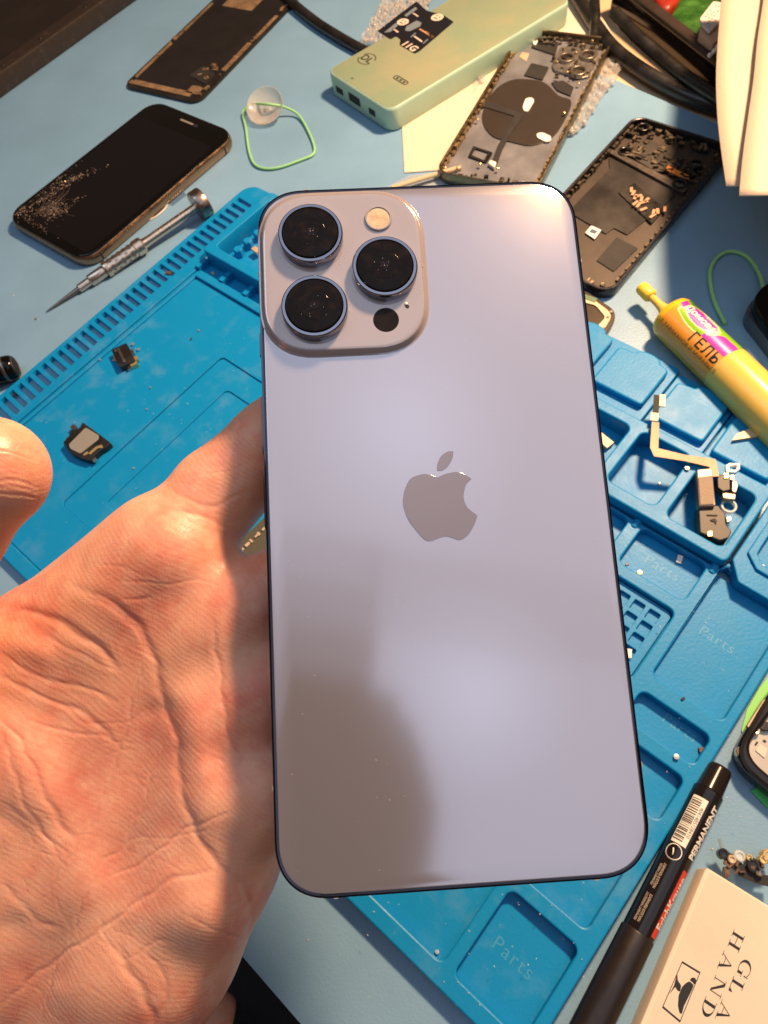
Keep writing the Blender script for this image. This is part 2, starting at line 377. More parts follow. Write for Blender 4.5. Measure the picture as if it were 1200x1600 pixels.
# octagonal dish at the right
plate('octagon_step', rnd([(203.6, -367.6), (195.4, -374.2), (195.4, -400), (203, -412), (238, -412), (242, -367.6)], .8, 2), [B(206, 374, 234, 408, 2)], 0, 9, silicone, RM, .6)
plate('octagon_floor', B(200, 368, 241, 411, 2), [], 0, 5.6, silicone, RM, .2)
plate('octagon_ring', rnd([(216, -370.9), (209.5, -371), (204.3, -377.4), (204.3, -392), (214, -400), (236, -400), (236, -380), (228, -371)], .6, 2),
      [rnd([(215, -374.4), (211, -374.6), (207.8, -378.6), (207.8, -391), (215.5, -396.4), (232, -396.4), (232, -381), (226.5, -374.4)], .5, 2)], 5.5, 10.4, silicone, RM, .5)
# moulded words
moulded = mat('moulded_letters', (.03, .27, .50), .5)
def mtext(px, py, z, size, rot):
    u, v = UV(px, py, z); text('Parts', size, (u, -v, z+.06), rot, moulded, RM, 'moulded_lettering', spacing=1.15)
mtext(801, 1497, 1.5, 7, -90); mtext(1034, 888, 1.5, 7, -90); mtext(1120, 1000, 1.5, 6.5, -90); mtext(1062, 1137, 1.5, 6, -90)

# ------------------------------------------------------------------ the held phone
ph_o = thing('smartphone', 'pale lilac blue smartphone held in the hand, back with three camera lenses towards the viewer', 'smartphone')
W_, H_ = 78.1, 160.8
ax = [np.array([.984485, .1259382, -.122184]), np.array([-.0828339, .9474153, .3091]), np.array([.1546865, -.2941833, .9431481])]
pos = np.array([-54.436, 147.719, 190.343])
pos = pos-ax[2]*7.65          # base plane (the screen side); local z up to 7.65 is the back
ph_o.matrix_world = Matrix([[ax[0][i], ax[1][i], ax[2][i], pos[i]*.001] for i in range(3)]+[[0, 0, 0, 1]])
TZ = 7.65; pcx, pcy = W_/2, -H_/2
def PR(i, r=11.6, n=14, w=W_, h=H_, cx=None, cy=None):   # squircle-like corners
    cx = pcx if cx is None else cx; cy = pcy if cy is None else cy; r = r-i; w2, h2 = w/2-i, h/2-i; P = []
    for sx, sy, a0 in ((1, 1, 0), (-1, 1, 90), (-1, -1, 180), (1, -1, 270)):
        for k in range(n+1):
            a = R(a0+90*k/n); c, s = math.cos(a), math.sin(a); e = .86
            P.append((cx+sx*(w2-r)+r*abs(c)**e*(1 if c > 0 else -1), cy+sy*(h2-r)+r*abs(s)**e*(1 if s > 0 else -1)))
    return P
frame_m = mat('polished_blue_steel', (.055, .052, .066), .07, metal=1, rvar=.03, vscale=300)
rings('frame', PR, [(1.2, 0), (.35, .12), (.0, .6), (.0, 7.0), (.12, 7.38), (.5, 7.52), (.95, 7.40)], frame_m, ph_o, smooth=25)
def glass_mat():
    m = bpy.data.materials.new('frosted_back_glass'); m.use_nodes = True; N = m.node_tree.nodes; L = m.node_tree.links
    b = N['Principled BSDF']; b.inputs['Base Color'].default_value = (.51, .49, .55, 1); b.inputs['Metallic'].default_value = .74
    b.inputs['Roughness'].default_value = .13
    tc = N.new('ShaderNodeTexCoord'); nz = N.new('ShaderNodeTexNoise'); nz.inputs['Scale'].default_value = 6000
    L.new(tc.outputs['Object'], nz.inputs['Vector'])
    bp = N.new('ShaderNodeBump'); bp.inputs['Strength'].default_value = .02; bp.inputs['Distance'].default_value = .00002
    L.new(nz.outputs['Fac'], bp.inputs['Height']); L.new(bp.outputs[0], b.inputs['Normal'])
    n2 = N.new('ShaderNodeTexNoise'); n2.inputs['Scale'].default_value = 30; L.new(tc.outputs['Object'], n2.inputs['Vector'])
    mr = N.new('ShaderNodeMapRange'); mr.inputs['To Min'].default_value = .12; mr.inputs['To Max'].default_value = .145
    L.new(n2.outputs['Fac'], mr.inputs['Value']); L.new(mr.outputs[0], b.inputs['Roughness'])
    return m
glass = glass_mat()
rings('back_glass', lambda i: PR(i+.95), [(0, 7.2), (0, 7.5), (.08, 7.6), (.3, TZ)], glass, ph_o, smooth=25)
rings('screen', lambda i: PR(i+1.3), [(0, -.02), (.1, .3)], blackg, ph_o)
# camera plateau with a fillet
bcx, bcy, bw, bh = 20.3, -22.6, 38.4, 41.2
def BR(i, extra=0.): return PR(i, 12.5, 10, bw, bh, bcx, bcy)
bump_m = mat('glossy_plateau_glass', (.39, .35, .36), .09, metal=.35, rvar=.02, vscale=60, coat=.4)
rings('camera_plateau', BR, [(-.9, TZ-.02), (-.45, TZ+.12), (-.15, TZ+.45), (.05, TZ+.95), (.25, TZ+1.25), (.6, TZ+1.42), (1.1, TZ+1.48), (2.2, TZ+1.5)], bump_m, ph_o, smooth=60)
bt = TZ+1.5
ring_m = mat('lens_ring_steel', (.30, .31, .38), .14, metal=1, rvar=.04, vscale=300)
lens_in = mat('lens_black_glass', (.005, .004, .004), .09, rvar=.05, vscale=400, spec=.12, col2=(.016, .010, .006), c2=(.5, .8))
def lens(x, y, r):
    rg = lathe('lens_ring', [(r, bt-.05), (r+.02, bt+1.9), (r-.12, bt+2.25), (r-.35, bt+2.42), (r-.95, bt+2.42), (r-1.05, bt+2.2), (r-1.1, bt+1.7)], ring_m, ph_o, 64, off=(x, y, 0), smooth=30)
    lathe('lens_cover', [(r-1.1, bt+1.5), (r-1.12, bt+2.3), (r-1.3, bt+2.62), (r-1.7, bt+2.72), (.1, bt+2.74)], lens_in, rg, 64, off=(x, y, 0), smooth=30)
    lathe('lens_barrel', [(r*.47, bt+2.72), (r*.46, bt+2.765), (r*.43, bt+2.765), (r*.40, bt+2.742)], lens_in, rg, 40, off=(x, y, 0))
    lathe('inner_lens', [(r*.14, bt+2.74), (r*.135, bt+2.78), (.02, bt+2.80)], mat('coated_lens', (.010, .008, .012), .08, spec=.12), rg, 24, off=(x, y, 0))
lens(13.0, -14.2, 7.7); lens(30.1, -23.5, 7.75); lens(13.2, -32.8, 7.75)
fg = lathe('flash', [(3.3, bt-.02), (3.3, bt+.35), (3.15, bt+.48), (2.85, bt+.48), (2.75, bt+.3)], bump_m, ph_o, 36, off=(29.4, -9.8, 0))
lathe('flash_diffuser', [(2.8, bt+.05), (2.75, bt+.30), (.05, bt+.36)], mat('flash_cream', (.52, .40, .25), .25, var=.2, vscale=600, bump=.2, bscale=1500, coat=.4), fg, 32, off=(29.4, -9.8, 0))
lathe('depth_sensor', [(3.05, bt-.02), (3.03, bt+.03), (.05, bt+.035)], mat('sensor_brown', (.012, .009, .008), .2, var=.3, vscale=300, spec=.1), ph_o, 36, off=(29.7, -36.0, 0))
lathe('microphone_hole', [(.5, bt-.02), (.48, bt+.03), (.02, bt+.02)], blackp, ph_o, 14, off=(34.9, -32.9, 0))
lathe('dust_grain', [(.35, bt), (.36, bt+.25), (.05, bt+.4)], white_m, ph_o, 7, off=(34.7, -32.2, 0))
mb = MB(); rd = np.random.default_rng(21)
for k in range(120):
    x, y = rd.uniform(3, 75), rd.uniform(-157, -3)
    if x < 42 and y > -46: continue
    s_ = rd.uniform(.03, .11); mb.box((x, y, TZ+s_*.3), (s_*rd.uniform(1, 2.5), s_, s_*.6), rd.uniform(0, 180))
for cx_, cy_ in ((13, -14.2), (30.1, -23.5), (13.2, -32.8)):
    for k in range(12):
        a, q = rd.uniform(0, 6.28), abs(rd.normal(0, 2.2)); s_ = rd.uniform(.03, .10)
        if q < 6: mb.box((cx_+q*math.cos(a), cy_+q*math.sin(a), bt+2.80+s_*.3), (s_*rd.uniform(1, 2), s_, s_*.6), rd.uniform(0, 180))
    for k in range(30):
        a, q = rd.uniform(3.3, 6.6), rd.uniform(8.0, 9.6); s_ = rd.uniform(.04, .13); mb.box((cx_+q*math.cos(a), cy_+q*math.sin(a), bt+s_*.3), (s_*1.5, s_, s_*.6), rd.uniform(0, 180))
tag(mb.build('dust', mat('pale_lint', (.5, .48, .46), .6), ph_o), kind='stuff')
# emblem: polished inlay with a thin lip
A1 = [(39.23, -74.14), (41.05, -73.47), (43.44, -73.12), (45.18, -73.6), (46.92, -74.9), (45.59, -76.11), (44.96, -77.89), (44.76, -79.39), (45.49, -81.52), (47.55, -83.41), (46.66, -85.44), (45.03, -87.73), (43.22, -88.76), (41.8, -88.31), (40.09, -87.78), (38.32, -88.14), (36.55, -88.64), (35.13, -88.13), (33.24, -85.69), (31.91, -83.55), (31.17, -81.14), (31.0, -79.04), (31.59, -76.36), (33.03, -74.16), (35.15, -73.35), (36.92, -73.28)]
A2 = [(39.24, -72.62), (39.35, -70.95), (40.44, -69.16), (41.99, -68.24), (43.24, -68.21), (42.92, -69.88), (41.76, -71.67), (40.51, -72.59)]
def smooth_closed(P, sharp=(), n=5):
    N = len(P); P = [np.array(p) for p in P]; out = []
    for i in range(N):
        a, b, c, d = P[i-1], P[i], P[(i+1) % N], P[(i+2) % N]
        if i in sharp: a = 2*b-c
        if (i+1) % N in sharp: d = 2*c-b
        for k in range(n):
            t = k/n; out.append(tuple(.5*((2*b)+(c-a)*t+(2*a-5*b+4*c-d)*t*t+(3*b-a-3*c+d)*t**3)))
    return out
emb = mat('emblem_mirror', (.36, .28, .265), .10, metal=.85, rvar=.05, vscale=400)
e1_ = smooth_closed(A1, (0, 4, 9)); e2_ = smooth_closed(A2, (0, 4))
plate('emblem', e1_, [], TZ-.05, TZ+.09, emb, ph_o, .045)
plate('emblem', e2_, [], TZ-.05, TZ+.09, emb, ph_o, .045)
# antenna gaps, buttons, ports on the frame
ant = mat('antenna_band', (.30, .29, .30), .4)
for (x, y, dx, dy) in ((12.2, 0, .9, .16), (65.9, 0, .9, .16), (12.2, -H_, .9, .16), (65.9, -H_, .9, .16), (0, -22, .16, .9), (0, -138.8, .16, .9), (W_, -22, .16, .9), (W_, -138.8, .16, .9)):
    mb = MB(); mb.box((x, y, 3.9), (dx, dy, 7.0)); mb.build('antenna_band', ant, ph_o)
for y0, y1 in ((-52, -66), (-69.5, -83.5), (-36, -42)):
    slab('button' if y1 < -50 else 'mute_switch', .9, abs(y1-y0), .4, 2.3, 5.3, frame_m, ph_o, -.1, (y0+y1)/2, .3)
slab('power_button', .9, 19, .4, 2.3, 5.3, frame_m, ph_o, W_+.1, -62, .3)
plate('charging_port', rr(9.2, .3, .1, 3, pcx, -H_-.02), [], 2.4, 5.2, blackp, ph_o, .02)

# ------------------------------------------------------------------ the hand (one continuous skin)
fN = cam2w([0, 0, 0])*0
r3c = np.array([.02125345, -.18553918, -.98240699]); t_c = np.array([-31.299, -78.518, 172.232])
def CP(px, py, z): return np.array([(px-600)/F*z, (py-800)/F*z, z])      # camera space, mm
def under(px, py, r, gap=0.):                                            # centre of a finger lying against the screen side
    o = t_c-r3c*7.65; dd = np.array([(px-600)/F, (py-800)/F, 1.]); z = (o@r3c)/(dd@r3c)
    return CP(px, py, z+(r+gap)*1.02)
def chain(*P): return [(P[i], P[i+1]) for i in range(len(P)-1)]
def U_(px, py, r, g=0.): return (under(px, py, r, g), r)
def C_(px, py, z, r): return (CP(px, py, z), r)
index = chain(C_(262, 868, 179, 13.4), C_(340, 772, 181.5, 11.6), U_(425, 695, 10.8, .8), U_(520, 600, 9.6, .3), U_(640, 510, 8.6), U_(720, 450, 7.6))
middle = chain(C_(322, 985, 181, 13.2), U_(400, 945, 11.6, 3.0), U_(490, 895, 10.6, 1), U_(640, 800, 9.4, .3), U_(760, 720, 8.4), U_(840, 665, 7.6))
ring = chain(C_(345, 1110, 179, 13.5), U_(410, 1085, 12, 2.4), U_(520, 1040, 10.2, .8), U_(690, 950, 9, .2), U_(800, 890, 8), U_(860, 850, 7.2))
pinky = chain(C_(356, 1250, 176, 13.5), U_(420, 1240, 12, 1.6), U_(545, 1215, 9.6, .5), U_(670, 1160, 8, .2), U_(760, 1115, 7), U_(800, 1095, 6.4))
thumb = chain(C_(-60, 1330, 172, 20), C_(-150, 1120, 160, 16), C_(-150, 950, 146, 12.4), C_(-88, 830, 137, 10.8), C_(-22, 742, 133.5, 10.2), C_(-12, 737, 133, 10.2))
palm = chain(C_(262, 868, 179, 13.4), C_(60, 1030, 181, 14.0), C_(-120, 1180, 182, 17))\
 + chain(C_(262, 890, 180, 13.4), C_(60, 1150, 181, 16), C_(-140, 1400, 183, 19))\
 + chain(C_(322, 985, 180, 14), C_(100, 1240, 181, 16), C_(-120, 1500, 184, 19))\
 + chain(C_(345, 1110, 178, 14.5), C_(160, 1340, 180, 17), C_(-60, 1600, 183, 20))\
 + chain(C_(352, 1240, 176, 14.8), C_(240, 1450, 177, 16.5), C_(110, 1650, 180, 18), C_(0, 1800, 183, 20))\
 + chain(C_(325, 1345, 174, 14.3), C_(245, 1480, 175, 15.2), C_(120, 1680, 178, 18))\
 + chain(C_(-90, 1600, 190, 24), C_(-330, 1830, 200, 24)) + chain(C_(20, 1730, 190, 22), C_(-230, 1960, 200, 24))\
 + [(C_(20, 1190, 179, 20), C_(-70, 1330, 178, 24)), (C_(60, 1330, 180, 20), C_(0, 1450, 180, 21))]
VX = .68
lo = np.array([-262., -52., 112.]); hi = np.array([62., 196., 226.])
def capd(P, seg):
    (a, ra), (b, rb) = seg; ab = b-a; L2 = ab@ab+1e-9
    t = np.clip(((P-a)@ab)/L2, 0, 1); return np.linalg.norm(P-a-t[:, None]*ab, axis=1)-(ra+(rb-ra)*t)
def smin(a, b, k):
    h = np.clip(.5+.5*(b-a)/k, 0, 1); return b*(1-h)+a*h-k*h*(1-h)
def field(P):
    pm = None
    for s_ in palm: d_ = capd(P, s_); pm = d_ if pm is None else smin(pm, d_, 6.)
    tot = None
    for ch, k, kj in ((middle, 7., 0), (ring, 7., 7.), (pinky, 8., 8.), (index, 7., 1.2), (thumb, 9., 1.2)):
        fd = None
        for s_ in ch: d_ = capd(P, s_); fd = d_ if fd is None else smin(fd, d_, 2.5)
        fd = smin(fd, pm, k); tot = fd if tot is None else smin(tot, fd, kj)
    return tot
def surface(lo, hi, vx):
    c = 4; nf = np.ceil((hi-lo)/vx/c).astype(int)*c+1; nc = (nf-1)//c+1
    ax_ = [lo[i]+np.arange(nc[i])*vx*c for i in range(3)]
    G = np.stack(np.meshgrid(*ax_, indexing='ij'), -1).reshape(-1, 3); D = field(G).reshape(nc)
    near = np.abs(D) < vx*c*1.9
    cell = np.zeros(nc-1, bool)
    for i in (0, 1):
        for j in (0, 1):
            for k in (0, 1): cell |= near[i:nc[0]-1+i, j:nc[1]-1+j, k:nc[2]-1+k]
    fm = np.zeros(nf, bool)
    big = np.repeat(np.repeat(np.repeat(cell, c, 0), c, 1), c, 2)
    for i in (0, 1):
        for j in (0, 1):
            for k in (0, 1): fm[i:i+big.shape[0], j:j+big.shape[1], k:k+big.shape[2]] |= big
    sgn = np.repeat(np.repeat(np.repeat(D[:-1, :-1, :-1], c, 0), c, 1), c, 2)
    V = np.full(nf, 9., np.float32); V[:-1, :-1, :-1] = np.where(sgn < 0, -9, 9)
    idx = np.argwhere(fm); V[fm] = field(lo+idx*vx)
    ins = V < 0; n = nf-1
    cnt = np.zeros(n, np.int8)
    for i in (0, 1):
        for j in (0, 1):
            for k in (0, 1): cnt += ins[i:n[0]+i, j:n[1]+j, k:n[2]+k]
    act = (cnt > 0) & (cnt < 8); ids = np.full(n, -1, np.int64); C = np.argwhere(act); ids[act] = np.arange(len(C))
    acc = np.zeros((len(C), 3)); m_ = np.zeros(len(C))
    cor = [(i, j, k) for i in (0, 1) for j in (0, 1) for k in (0, 1)]
    val = {q: V[C[:, 0]+q[0], C[:, 1]+q[1], C[:, 2]+q[2]] for q in cor}
    for q in cor:
        for a in range(3):
            if q[a] == 0:
                q2 = list(q); q2[a] = 1; q2 = tuple(q2); va, vb = val[q], val[q2]; x = (va < 0) != (vb < 0)
                t = np.where(x, va/(va-vb+1e-12), 0); p = np.tile(np.array(q, float), (len(C), 1)); p[:, a] = t
                acc[x] += p[x]; m_ += x
    vert = lo+(C+acc/np.maximum(m_, 1)[:, None])*vx
    F_ = []
    for a in range(3):
        b, c2 = (a+1) % 3, (a+2) % 3
        s0 = [slice(0, nf[0]), slice(0, nf[1]), slice(0, nf[2])]; s1 = list(s0)
        s0[a] = slice(0, nf[a]-1); s1[a] = slice(1, nf[a])
        x = ins[tuple(s0)] != ins[tuple(s1)]; E_ = np.argwhere(x)
        E_ = E_[(E_[:, b] > 0) & (E_[:, c2] > 0) & (E_[:, b] < n[b]) & (E_[:, c2] < n[c2])]
        fl = ins[E_[:, 0], E_[:, 1], E_[:, 2]]
        def gid(db, dc):
            Q = E_.copy(); Q[:, b] -= db; Q[:, c2] -= dc; return ids[Q[:, 0], Q[:, 1], Q[:, 2]]
        q = np.stack([gid(1, 1), gid(0, 1), gid(0, 0), gid(1, 0)], 1); q[~fl] = q[~fl][:, ::-1]; F_.append(q)
    F_ = np.concatenate(F_); F_ = F_[(F_ >= 0).all(1)]; return vert, F_
hv, hf = surface(lo, hi, VX)
hme = bpy.data.meshes.new('person'); hv_w = (hv@RW.T+np.array([0, 0, HC]))*.001
hme.from_pydata(hv_w.tolist(), [], hf.tolist()); hme.update()
bm = bmesh.new(); bm.from_mesh(hme)
bmesh.ops.smooth_vert(bm, verts=bm.verts, factor=.5, use_axis_x=True, use_axis_y=True, use_axis_z=True)
bmesh.ops.recalc_face_normals(bm, faces=bm.faces); bm.to_mesh(hme); bm.free()
# finer mesh, then creases and pads pressed into it
tmp = bpy.data.objects.new('tmp', hme); COL.objects.link(tmp)
ss = tmp.modifiers.new('s', 'SUBSURF'); ss.levels = 1; ss.render_levels = 1
bpy.context.view_layer.update(); h2 = bpy.data.meshes.new_from_object(tmp.evaluated_get(bpy.context.evaluated_depsgraph_get()))
bpy.data.objects.remove(tmp)
nv = len(h2.vertices); co_ = np.empty(nv*3, np.float32); h2.vertices.foreach_get('co', co_); co_ = co_.reshape(-1, 3).astype(float)*1000
no_ = np.empty(nv*3, np.float32); h2.vertex_normals.foreach_get('vector', no_); no_ = no_.reshape(-1, 3).astype(float)
cc = (co_-np.array([0, 0, HC]))@RW; px = 600+F*cc[:, 0]/cc[:, 2]; py = 800+F*cc[:, 1]/cc[:, 2]
view = -(cc/np.linalg.norm(cc, axis=1)[:, None])@RW.T; face = np.clip((no_*view).sum(1)*2.2, 0, 1)
isth = (px < 110) & (py < 850) & (cc[:, 2] < 160)
def dist_poly(P, x, y):
    best = np.full(len(x), 1e9); tt = np.zeros(len(x)); P = np.array(P, float)
    L = np.r_[0, np.cumsum(np.linalg.norm(np.diff(P, axis=0), axis=1))]
    for i in range(len(P)-1):
        a, b = P[i], P[i+1]; ab = b-a; t = np.clip(((x-a[0])*ab[0]+(y-a[1])*ab[1])/(ab@ab+1e-9), 0, 1)
        dd = np.hypot(x-a[0]-t*ab[0], y-a[1]-t*ab[1]); q = dd < best; best[q] = dd[q]; tt[q] = ((L[i]+t*(L[i+1]-L[i]))/L[-1])[q]
    return best, tt
disp = np.zeros(nv)
def crease(P, depth, w, puff=.22, thumb_=False):       # w in photo pixels (about 7 per mm)
    P = smoothpath([(a, b, 0) for a, b in P], 5); P = [(p[0], p[1]) for p in P]
    jx = px+2.2*np.sin(py*.09+px*.05)+1.3*np.sin(py*.23-px*.11); jy = py+2.2*np.sin(px*.08-py*.06)
    xs = np.array(P); m_ = (px > xs[:, 0].min()-60) & (px < xs[:, 0].max()+60) & (py > xs[:, 1].min()-60) & (py < xs[:, 1].max()+60) & (face > 0) & (isth == thumb_)
    d_, t = dist_poly(P, jx[m_], jy[m_]); fade = np.clip(np.minimum(t, 1-t)*7, 0, 1)**.7
    depth = depth*.22; w = w*(1.0 if depth > .25 else .8)
    disp[m_] += fade*(-depth*np.exp(-(d_/w)**2)+puff*depth*np.exp(-((d_-w*2.6)/(w*1.7))**2))
main = [([(0, 962), (40, 955), (80, 964), (120, 990), (156, 1014), (190, 1050)], 1.5, 6),
 ([(100, 905), (150, 930), (200, 962), (228, 1000), (245, 1052), (256, 1102), (276, 1154), (281, 1222), (297, 1274), (324, 1330), (372, 1378), (390, 1418), (382, 1470), (366, 1500)], 1.35, 6.5),
 ([(330, 960), (344, 1050), (349, 1098), (360, 1158), (380, 1202), (416, 1250), (430, 1276)], .9, 5),
 ([(222, 1030), (204, 1102), (188, 1166), (168, 1218), (152, 1266), (128, 1310), (92, 1370), (44, 1438)], .55, 3.2),
 ([(262, 1140), (248, 1174), (224, 1242), (192, 1322), (152, 1354), (132, 1410), (104, 1474), (88, 1522), (70, 1600)], .6, 3.2),
 ([(0, 1572), (52, 1524), (104, 1488), (160, 1452), (224, 1402), (280, 1368), (345, 1360)], .75, 4.5),
 ([(164, 1374), (224, 1346), (280, 1302), (304, 1288), (366, 1270)], .6, 3.4),
 ([(180, 1320), (230, 1310), (290, 1306), (330, 1290), (366, 1262)], .3, 2.4),
 ([(0, 1118), (36, 1162), (72, 1238), (98, 1280), (124, 1312)], 1.0, 6),
 ([(0, 1050), (40, 1078), (90, 1096), (132, 1114), (168, 1150), (178, 1164)], .95, 5),
 ([(0, 1140), (20, 1186), (40, 1250), (80, 1310), (100, 1350)], .7, 5),
 ([(180, 1474), (204, 1518), (232, 1566), (244, 1610)], 1.2, 6),
 ([(150, 1420), (190, 1500), (240, 1470), (280, 1466)], .4, 3.5),
 ([(0, 1376), (36, 1412), (60, 1440), (100, 1450)], .6, 5),
 ([(0, 1020), (50, 1050), (90, 1066), (150, 1080), (190, 1100)], .7, 4),
 ([(60, 990), (110, 1010), (160, 1040), (196, 1052)], .5, 3),
 ([(130, 930), (170, 950), (205, 978), (226, 1010)], .4, 2.5),
 ([(190, 935), (240, 934)], .5, 3), ([(180, 905), (240, 912), (300, 908), (350, 920)], .35, 2.2), ([(150, 880), (190, 884), (220, 900), (250, 906)], .25, 2.),
 ([(200, 830), (196, 860), (186, 880)], .35, 2.5), ([(260, 760), (290, 780), (330, 790), (385, 770)], .55, 4.5), ([(245, 790), (280, 800), (325, 812), (370, 830)], .5, 4.),
 ([(290, 700), (320, 740), (360, 735), (400, 715)], .25, 2.5), ([(262, 830), (258, 870)], .25, 2),
 ([(344, 1100), (375, 1080), (400, 1070)], .3, 2.5), ([(380, 1210), (330, 1180), (300, 1160)], .25, 2.5), ([(395, 1000), (380, 1100), (352, 1180)], .25, 3),
 ([(290, 1420), (330, 1440), (370, 1460)], .4, 3), ([(0, 1250), (60, 1290), (120, 1340)], .4, 4), ([(40, 1120), (90, 1140), (160, 1150), (200, 1180)], .5, 3),
 ([(90, 1096), (140, 1130), (190, 1128), (230, 1110)], .35, 2.5), ([(160, 1180), (200, 1175), (240, 1190)], .25, 2), ([(230, 1480), (262, 1540), (250, 1600)], .6, 5)]
for P, dd_, w_ in main: crease(P, dd_, w_)
rs = np.random.default_rng(7)
for k in range(90):          # fine skin lines, mostly across the thumb mount and the hollow of the palm
    x, y = rs.uniform(-10, 240), rs.uniform(990, 1560); a = R(rs.normal(35, 16)); L_ = rs.uniform(25, 80)
    crease([(x, y), (x+L_*.5*math.cos(a), y+L_*.5*math.sin(a)+rs.normal(0, 4)), (x+L_*math.cos(a), y+L_*math.sin(a))], rs.uniform(.12, .30), rs.uniform(1.6, 2.6))
for k in range(26):
    x, y = rs.uniform(130, 400), rs.uniform(760, 1500); a = R(rs.normal(-40, 30)); L_ = rs.uniform(20, 60)
    crease([(x, y), (x+L_*.5*math.cos(a), y+L_*.5*math.sin(a)+rs.normal(0, 4)), (x+L_*math.cos(a), y+L_*math.sin(a))], rs.uniform(.08, .18), rs.uniform(1.5, 2.2))
for k in range(11):          # joint lines of the thumb
    y = 705+k*9+rs.normal(0, 2); crease([(-40, y+6), (0, y), (30, y+4), (62, y+14)], rs.uniform(.12, .4) if k not in (5, 7) else .6, rs.uniform(1.5, 2.6), thumb_=True)
for k in range(4): crease([(-40, 808+k*7), (0, 800+k*6), (40, 796+k*8)], .35, 2.2, thumb_=True)
def bulge(x, y, sx, sy, a, h):
    c, s_ = math.cos(R(a)), math.sin(R(a)); u = (px-x)*c+(py-y)*s_; v = -(px-x)*s_+(py-y)*c
    disp[:] += np.where(isth, 0, 1)*face*h*np.exp(-(u/sx)**2-(v/sy)**2)
bulge(300, 860, 90, 60, 20, 1.2); bulge(355, 960, 40, 90, 0, 1.2); bulge(70, 1240, 60, 170, -25, 2.4); bulge(310, 1430, 70, 60, 0, 2.6)
bulge(215, 1200, 40, 120, 15, -1.6); bulge(312, 1180, 26, 110, -8, 1.2); bulge(100, 1560, 90, 80, 0, 1.5); bulge(40, 1010, 70, 24, 18, 1.4); bulge(180, 1330, 50, 60, 0, -.8)
for k in range(60):
    x, y = rs.uniform(-20, 420), rs.uniform(880, 1600); bulge(x, y, rs.uniform(14, 34), rs.uniform(14, 34), rs.uniform(0, 90), rs.normal(0, .22))
co_ += no_*disp[:, None]
h2.vertices.foreach_set('co', (co_*.001).astype(np.float32).ravel()); h2.update(); h2.name = 'person'
def skin_mat():
    m = bpy.data.materials.new('palm_skin'); m.use_nodes = True; N = m.node_tree.nodes; L = m.node_tree.links
    b = N['Principled BSDF']; b.inputs['Roughness'].default_value = .46; b.inputs['Specular IOR Level'].default_value = .42
    b.inputs['Subsurface Weight'].default_value = .85; b.inputs['Subsurface Radius'].default_value = (1, .32, .14); b.inputs['Subsurface Scale'].default_value = .0022
    tc = N.new('ShaderNodeTexCoord')
    def noise(sc, det=5, rough=.55, src=None):
        n = N.new('ShaderNodeTexNoise'); n.inputs['Scale'].default_value = sc; n.inputs['Detail'].default_value = det; n.inputs['Roughness'].default_value = rough
        L.new(src or tc.outputs['Object'], n.inputs['Vector']); return n
    def mrange(src, a, b_, c, d_):
        r_ = N.new('ShaderNodeMapRange'); L.new(src, r_.inputs['Value'])
        for k, v in zip(('From Min', 'From Max', 'To Min', 'To Max'), (a, b_, c, d_)): r_.inputs[k].default_value = v
        return r_.outputs[0]
    def mixc(f, a, b_):
        x = N.new('ShaderNodeMix'); x.data_type = 'RGBA'; L.new(f, x.inputs[0])
        for s_, v in ((6, a), (7, b_)):
            if isinstance(v, tuple): x.inputs[s_].default_value = (*v, 1)
            else: L.new(v, x.inputs[s_])
        return x.outputs[2]
    big = noise(42, 4, .6); mid = noise(170, 5, .6)
    c1 = mixc(mrange(big.outputs['Fac'], .40, .60, 0, 1), (.70, .355, .235), (.64, .23, .155))
    c2 = mixc(mrange(mid.outputs['Fac'], .45, .75, 0, .55), c1, (.78, .50, .34))
    L.new(c2, b.inputs['Base Color'])
    v = N.new('ShaderNodeTexVoronoi'); v.feature = 'DISTANCE_TO_EDGE'; v.inputs['Scale'].default_value = 620; L.new(tc.outputs['Object'], v.inputs['Vector'])
    wv = N.new('ShaderNodeTexWave'); wv.inputs['Scale'].default_value = 330; wv.inputs['Distortion'].default_value = 9; wv.inputs['Detail'].default_value = 2; wv.inputs['Detail Scale'].default_value = .25
    wv.bands_direction = 'DIAGONAL'; L.new(tc.outputs['Object'], wv.inputs['Vector'])
    fine = noise(1500, 3, .6)
    a1 = N.new('ShaderNodeMath'); a1.operation = 'MULTIPLY_ADD'; L.new(mrange(v.outputs['Distance'], 0, .12, 0, 1), a1.inputs[0]); a1.inputs[1].default_value = .45; L.new(fine.outputs['Fac'], a1.inputs[2])
    a2 = N.new('ShaderNodeMath'); a2.operation = 'MULTIPLY_ADD'; L.new(wv.outputs['Fac'], a2.inputs[0]); a2.inputs[1].default_value = .45; L.new(a1.outputs[0], a2.inputs[2])
    bp = N.new('ShaderNodeBump'); bp.inputs['Strength'].default_value = .36; bp.inputs['Distance'].default_value = .00012
    L.new(a2.outputs[0], bp.inputs['Height']); L.new(bp.outputs[0], b.inputs['Normal'])
    L.new(mrange(mid.outputs['Fac'], .3, .7, .32, .50), b.inputs['Roughness']); return m
hand = bpy.data.objects.new('person', h2); COL.objects.link(hand); h2.materials.append(skin_mat())
h2.polygons.foreach_set('use_smooth', [True]*len(h2.polygons))
tag(hand, 'left hand with bare palm facing up and fingers wrapped behind the lilac phone', 'person')

# ================================================================== things lying on the desk
def ctr_ang(ax_px, bx_px, z=0):
    """midpoint and direction (degrees) of the line between two photo points on height z"""
    a, b = at(*ax_px, z)[:2], at(*bx_px, z)[:2]; d_ = b-a
    return (a+b)/2, math.degrees(math.atan2(d_[1], d_[0])), np.linalg.norm(d_)

